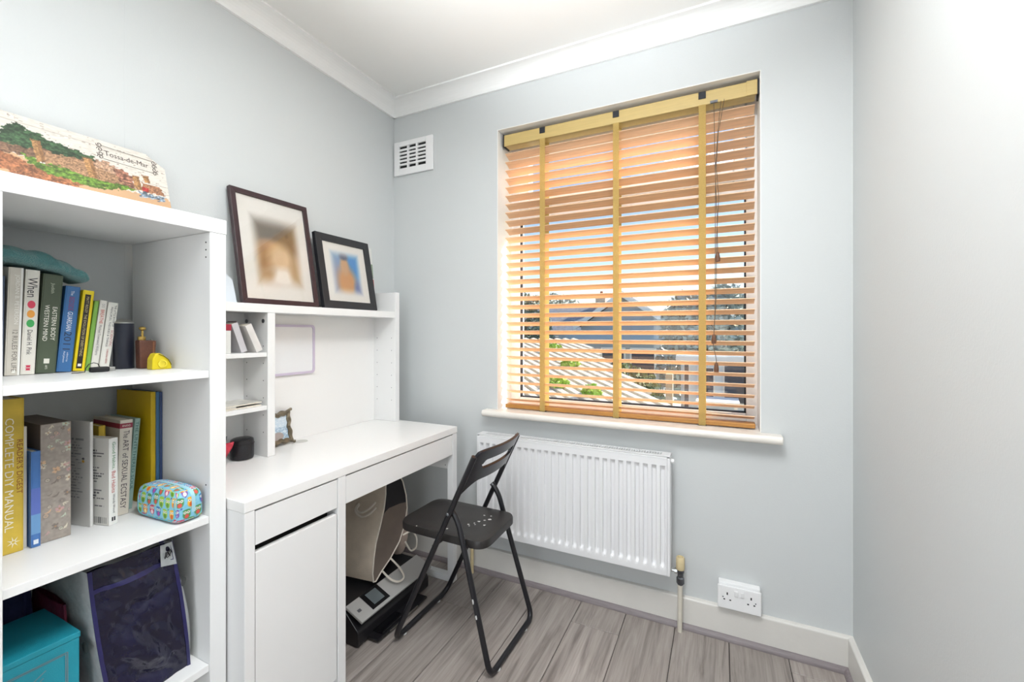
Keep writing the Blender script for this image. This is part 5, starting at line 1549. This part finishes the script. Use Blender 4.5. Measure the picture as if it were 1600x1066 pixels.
def tree(label, base, ells, trunk_r, m, n, size, seed, name='tree', group='trees and shrubs behind the gardens'):
    t = thing(name, label, 'tree' if name == 'tree' else 'shrub', (base[0], base[1], GZ), group=group)
    top = max(e[2] for e in ells)
    MB().tube([(base[0], base[1], GZ), (base[0] + 0.05, base[1], (GZ + top) / 2), (base[0], base[1], top)], trunk_r, 8, rs=[trunk_r, trunk_r * 0.7, trunk_r * 0.3]).build('trunk', mat('bark', '6d5f52', 0.9), t, smooth=True)
    for k in range(5):
        q = k * 1.26
        e = ells[k % len(ells)]
        MB().tube([(base[0], base[1], (GZ + top) / 2 + 0.2 * k), (e[0] + 0.6 * e[3] * math.cos(q), e[1] + 0.6 * e[4] * math.sin(q), e[2] + 0.3 * e[5])], trunk_r * 0.4, 6, rs=[trunk_r * .45, trunk_r * .12]).build('branch', mat('bark', '6d5f52', 0.9), t, smooth=True)
    leaves('foliage', m, t, ells, n, size, seed)
    return t
M_leafd = mat('dark_leaf', '5f7468', 0.6, var=0.3, scale=3)
M_leafg = mat('mid_leaf', '74875c', 0.6, var=0.3, scale=3)
M_leafs = mat('silver_leaf', '98a4a0', 0.6, var=0.25, scale=3)
tree('silvery green conifer rising right of the neighbouring roof', (1.35, 10.4), [(1.3, 10.3, 1.3, 1.15, 0.9, 0.95), (1.75, 10.6, 1.9, 0.6, 0.6, 0.6), (0.8, 10.2, 1.7, 0.45, 0.5, 0.6), (1.0, 10.2, 0.3, 0.9, 0.8, 1.0)], 0.16, M_leafs, 5200, 0.10, 2)
tree('dark shrub at the left edge of the window view', (-4.5, 12.2), [(-4.6, 12.2, 1.2, 1.0, 0.8, 1.4), (-4.2, 12.0, 0.2, 0.9, 0.8, 1.0)], 0.14, M_leafd, 3200, 0.11, 3)
tree('pale bare topped tree far behind the left roofs', (-13.5, 38), [(-13.5, 38, 2.6, 3.6, 2.0, 2.4), (-10.0, 38.5, 2.0, 2.8, 1.8, 1.8)], 0.25, M_leafs, 2600, 0.26, 4)
tree('mid green hedge shrub below the white outbuilding gutter', (0.35, 6.4), [(0.35, 6.4, -0.25, 0.42, 0.5, 0.75), (0.0, 6.6, 0.0, 0.5, 0.5, 0.6)], 0.06, M_leafg, 2600, 0.06, 5, 'shrub')
for k, (x, y, s) in enumerate([(-0.60, 2.85, .12), (0.08, 2.55, .12), (-0.05, 3.35, .12), (0.50, 2.35, .10), (-0.62, 4.2, .16)]):
    fern = thing('fern', ['bright fern growing on the shed roof at the far left', 'bright fern growing low between the first two blind tapes', 'pale green fern on the middle of the shed roof', 'small fern near the lower edge of the shed roof', 'fern growing near the ridge of the shed roof'][k], 'fern', (x, y, rfz(x, y)), group='ferns growing on the shed roof')
    leaves('fronds', mat('fern_green', '9fc24a', 0.6, var=0.2, scale=6), fern, [(x, y, rfz(x, y) + 0.06, s, s * 0.8, 0.07)], 160, 0.035, 20 + k)
    MB().tube([(x, y, rfz(x, y) - 0.005), (x, y, rfz(x, y) + 0.09)], 0.006, 6).build('stem', mat('fern_stem', '7a8c46', .7), fern)

# neighbouring gabled house
nh = thing('neighbour_house', 'neighbouring house with grey gabled roof and white bargeboards beyond the garden', 'house', (-1.95, 18, GZ))
M_ren = mat('pale_render', 'b9bcc0', 0.9, var=0.06, scale=3)
M_tile = mat('slate_tiles', '7f858e', 0.8, var=0.15, scale=5, bump=0.3, bscale=12)
M_fasc = mat('white_fascia', 'f0f0ee', 0.5)
xl, xr, xa, ze, za_ = -3.85, 0.02, -1.95, 1.42, 2.74
MB().prism([(xl + .15, GZ), (xr - .15, GZ), (xr - .15, ze), (xa, za_ - 0.12), (xl + .15, ze)], 'y', 16.0, 24.0).build('wall', M_ren, nh)
MB().prism([(xl, ze - 0.02), (xa, za_), (xa, za_ + 0.12), (xl - 0.1, ze + 0.06)], 'y', 15.8, 24.2).build('roof_slope', M_tile, nh)
MB().prism([(xr, ze - 0.02), (xa, za_), (xa, za_ + 0.12), (xr + 0.1, ze + 0.06)], 'y', 15.8, 24.2).build('roof_slope', M_tile, nh)
MB().prism([(xl - .08, ze - 0.16), (xa, za_ - 0.12), (xa, za_ + 0.10), (xl - 0.1, ze + 0.04)], 'y', 15.70, 15.79).build('bargeboard', M_fasc, nh)
MB().prism([(xr + .08, ze - 0.16), (xa, za_ - 0.12), (xa, za_ + 0.10), (xr + 0.1, ze + 0.04)], 'y', 15.70, 15.79).build('bargeboard', M_fasc, nh)
M_dgl = mat('dark_window_glass', '3c4658', 0.1)
for x0 in (-3.2, -1.3):
    f = MB().box(x0, 15.93, -0.2, x0 + 0.95, 15.995, 0.75).build('window', M_fasc, nh)
    MB().box(x0 + 0.07, 15.915, -0.13, x0 + 0.88, 15.928, 0.68).build('pane', M_dgl, f)
# low flat extension in front of it
ex = thing('rear_extension', 'low grey flat roofed extension in front of the gabled house', 'building', (-1.8, 14, GZ))
MB().box(-3.5, 13.1, GZ, -0.1, 15.3, 0.86).build('wall', M_ren, ex)
MB().box(-3.6, 12.98, 0.87, -0.02, 15.4, 1.06).build('flat_roof', M_tile, ex)
MB().box(-3.62, 12.93, 0.90, 0.0, 12.975, 1.10).build('fascia', mat('blue_grey_fascia', '9fb4cc', .5), ex)
for x0 in (-2.1, -1.1):
    f = MB().box(x0, 13.05, -0.35, x0 + 0.85, 13.095, 0.66).build('window', M_fasc, ex)
    MB().box(x0 + 0.06, 13.035, -0.29, x0 + 0.79, 13.048, 0.60).build('pane', M_dgl, ex)
# wide hipped roof on the left, further back
h2 = thing('terrace_house', 'long terrace roof beyond the left side of the window', 'house', (-9, 26, GZ))
MB().box(-14.5, 26, GZ, -4.8, 32, 1.3).build('wall', M_ren, h2)
MB().prism([(25.6, 1.25), (29, 3.0), (32.4, 1.25)], 'x', -14.8, -4.5).build('roof', M_tile, h2)
ch2 = MB().box(-6.4, 28.6, 2.6, -5.7, 29.3, 3.8).build('chimney', mat('pale_brick', 'c8b8a8', .9, var=.15, scale=8), h2)
MB().lathe([(0.12, 3.8), (0.10, 4.1)], (-6.05, 28.95, 0), 10).build('chimney_pot', mat('terracotta', 'a8664a', .8), ch2)
for x0 in (-13.4, -11.2, -9.0, -6.8):
    f = MB().box(x0, 25.93, -0.3, x0 + 1.1, 25.99, 0.9).build('window', M_fasc, h2)
    MB().box(x0 + 0.08, 25.91, -0.22, x0 + 1.02, 25.925, 0.82).build('pane', M_dgl, f)
# white outbuilding low on the right
ob = thing('outbuilding', 'white outbuilding with dark windows low at the right of the view', 'building', (1.7, 8.2, GZ))
M_wb = mat('white_boards', 'dfe6ec', 0.6)
MB().box(0.98, 7.05, GZ, 3.2, 8.8, 0.66).build('wall', M_wb, ob)
MB().box(0.90, 6.95, 0.665, 3.3, 8.9, 0.76).build('roof', mat('pale_felt', 'c3c9cc', .8), ob)
MB().box(0.90, 6.90, 0.66, 3.3, 6.945, 0.75).build('gutter', M_fasc, ob)
for x0, x1, za2, zb2 in ((1.05, 1.12, -0.4, 0.6), (1.30, 1.55, -0.05, 0.52), (1.74, 2.06, -0.1, 0.60)):
    f = MB().box(x0 - 0.03, 7.0, za2 - 0.03, x1 + 0.03, 7.045, zb2 + 0.03).build('window', M_fasc, ob)
    MB().box(x0, 6.985, za2, x1, 6.998, zb2).build('pane', M_dgl, f)
# fence post and panel
fp_ = thing('fence', 'pale timber fence with a tall post in front of the outbuilding', 'fence', (0.97, 5.0, GZ))
M_tim = mat('pale_timber', 'd2bfa2', 0.8, var=0.12, scale=12, stretch=(8, 8, 1))
MB().box(0.925, 4.95, GZ, 1.025, 5.05, 0.57).build('post', M_tim, fp_)
for k in range(9):
    MB().box(1.06 + 0.155 * k, 5.0, GZ + 0.05, 1.20 + 0.155 * k, 5.02, 0.0).build('board', M_tim, fp_)
for z in (-0.25, -1.9):
    MB().box(1.03, 5.021, z - 0.04, 2.5, 5.06, z + 0.04).build('rail', M_tim, fp_)
# white garden bench back seen over the fence
gb = thing('garden_table', 'white garden table beside the outbuilding', 'table', (1.62, 6.2, GZ))
MB().box(1.30, 5.9, 0.02, 1.95, 6.5, 0.06).build('table_top', M_fasc, gb)
for x0, y0 in ((1.33, 5.93), (1.88, 5.93), (1.33, 6.43), (1.88, 6.43)):
    MB().box(x0, y0, GZ, x0 + 0.04, y0 + 0.04, 0.02).build('leg', M_fasc, gb)
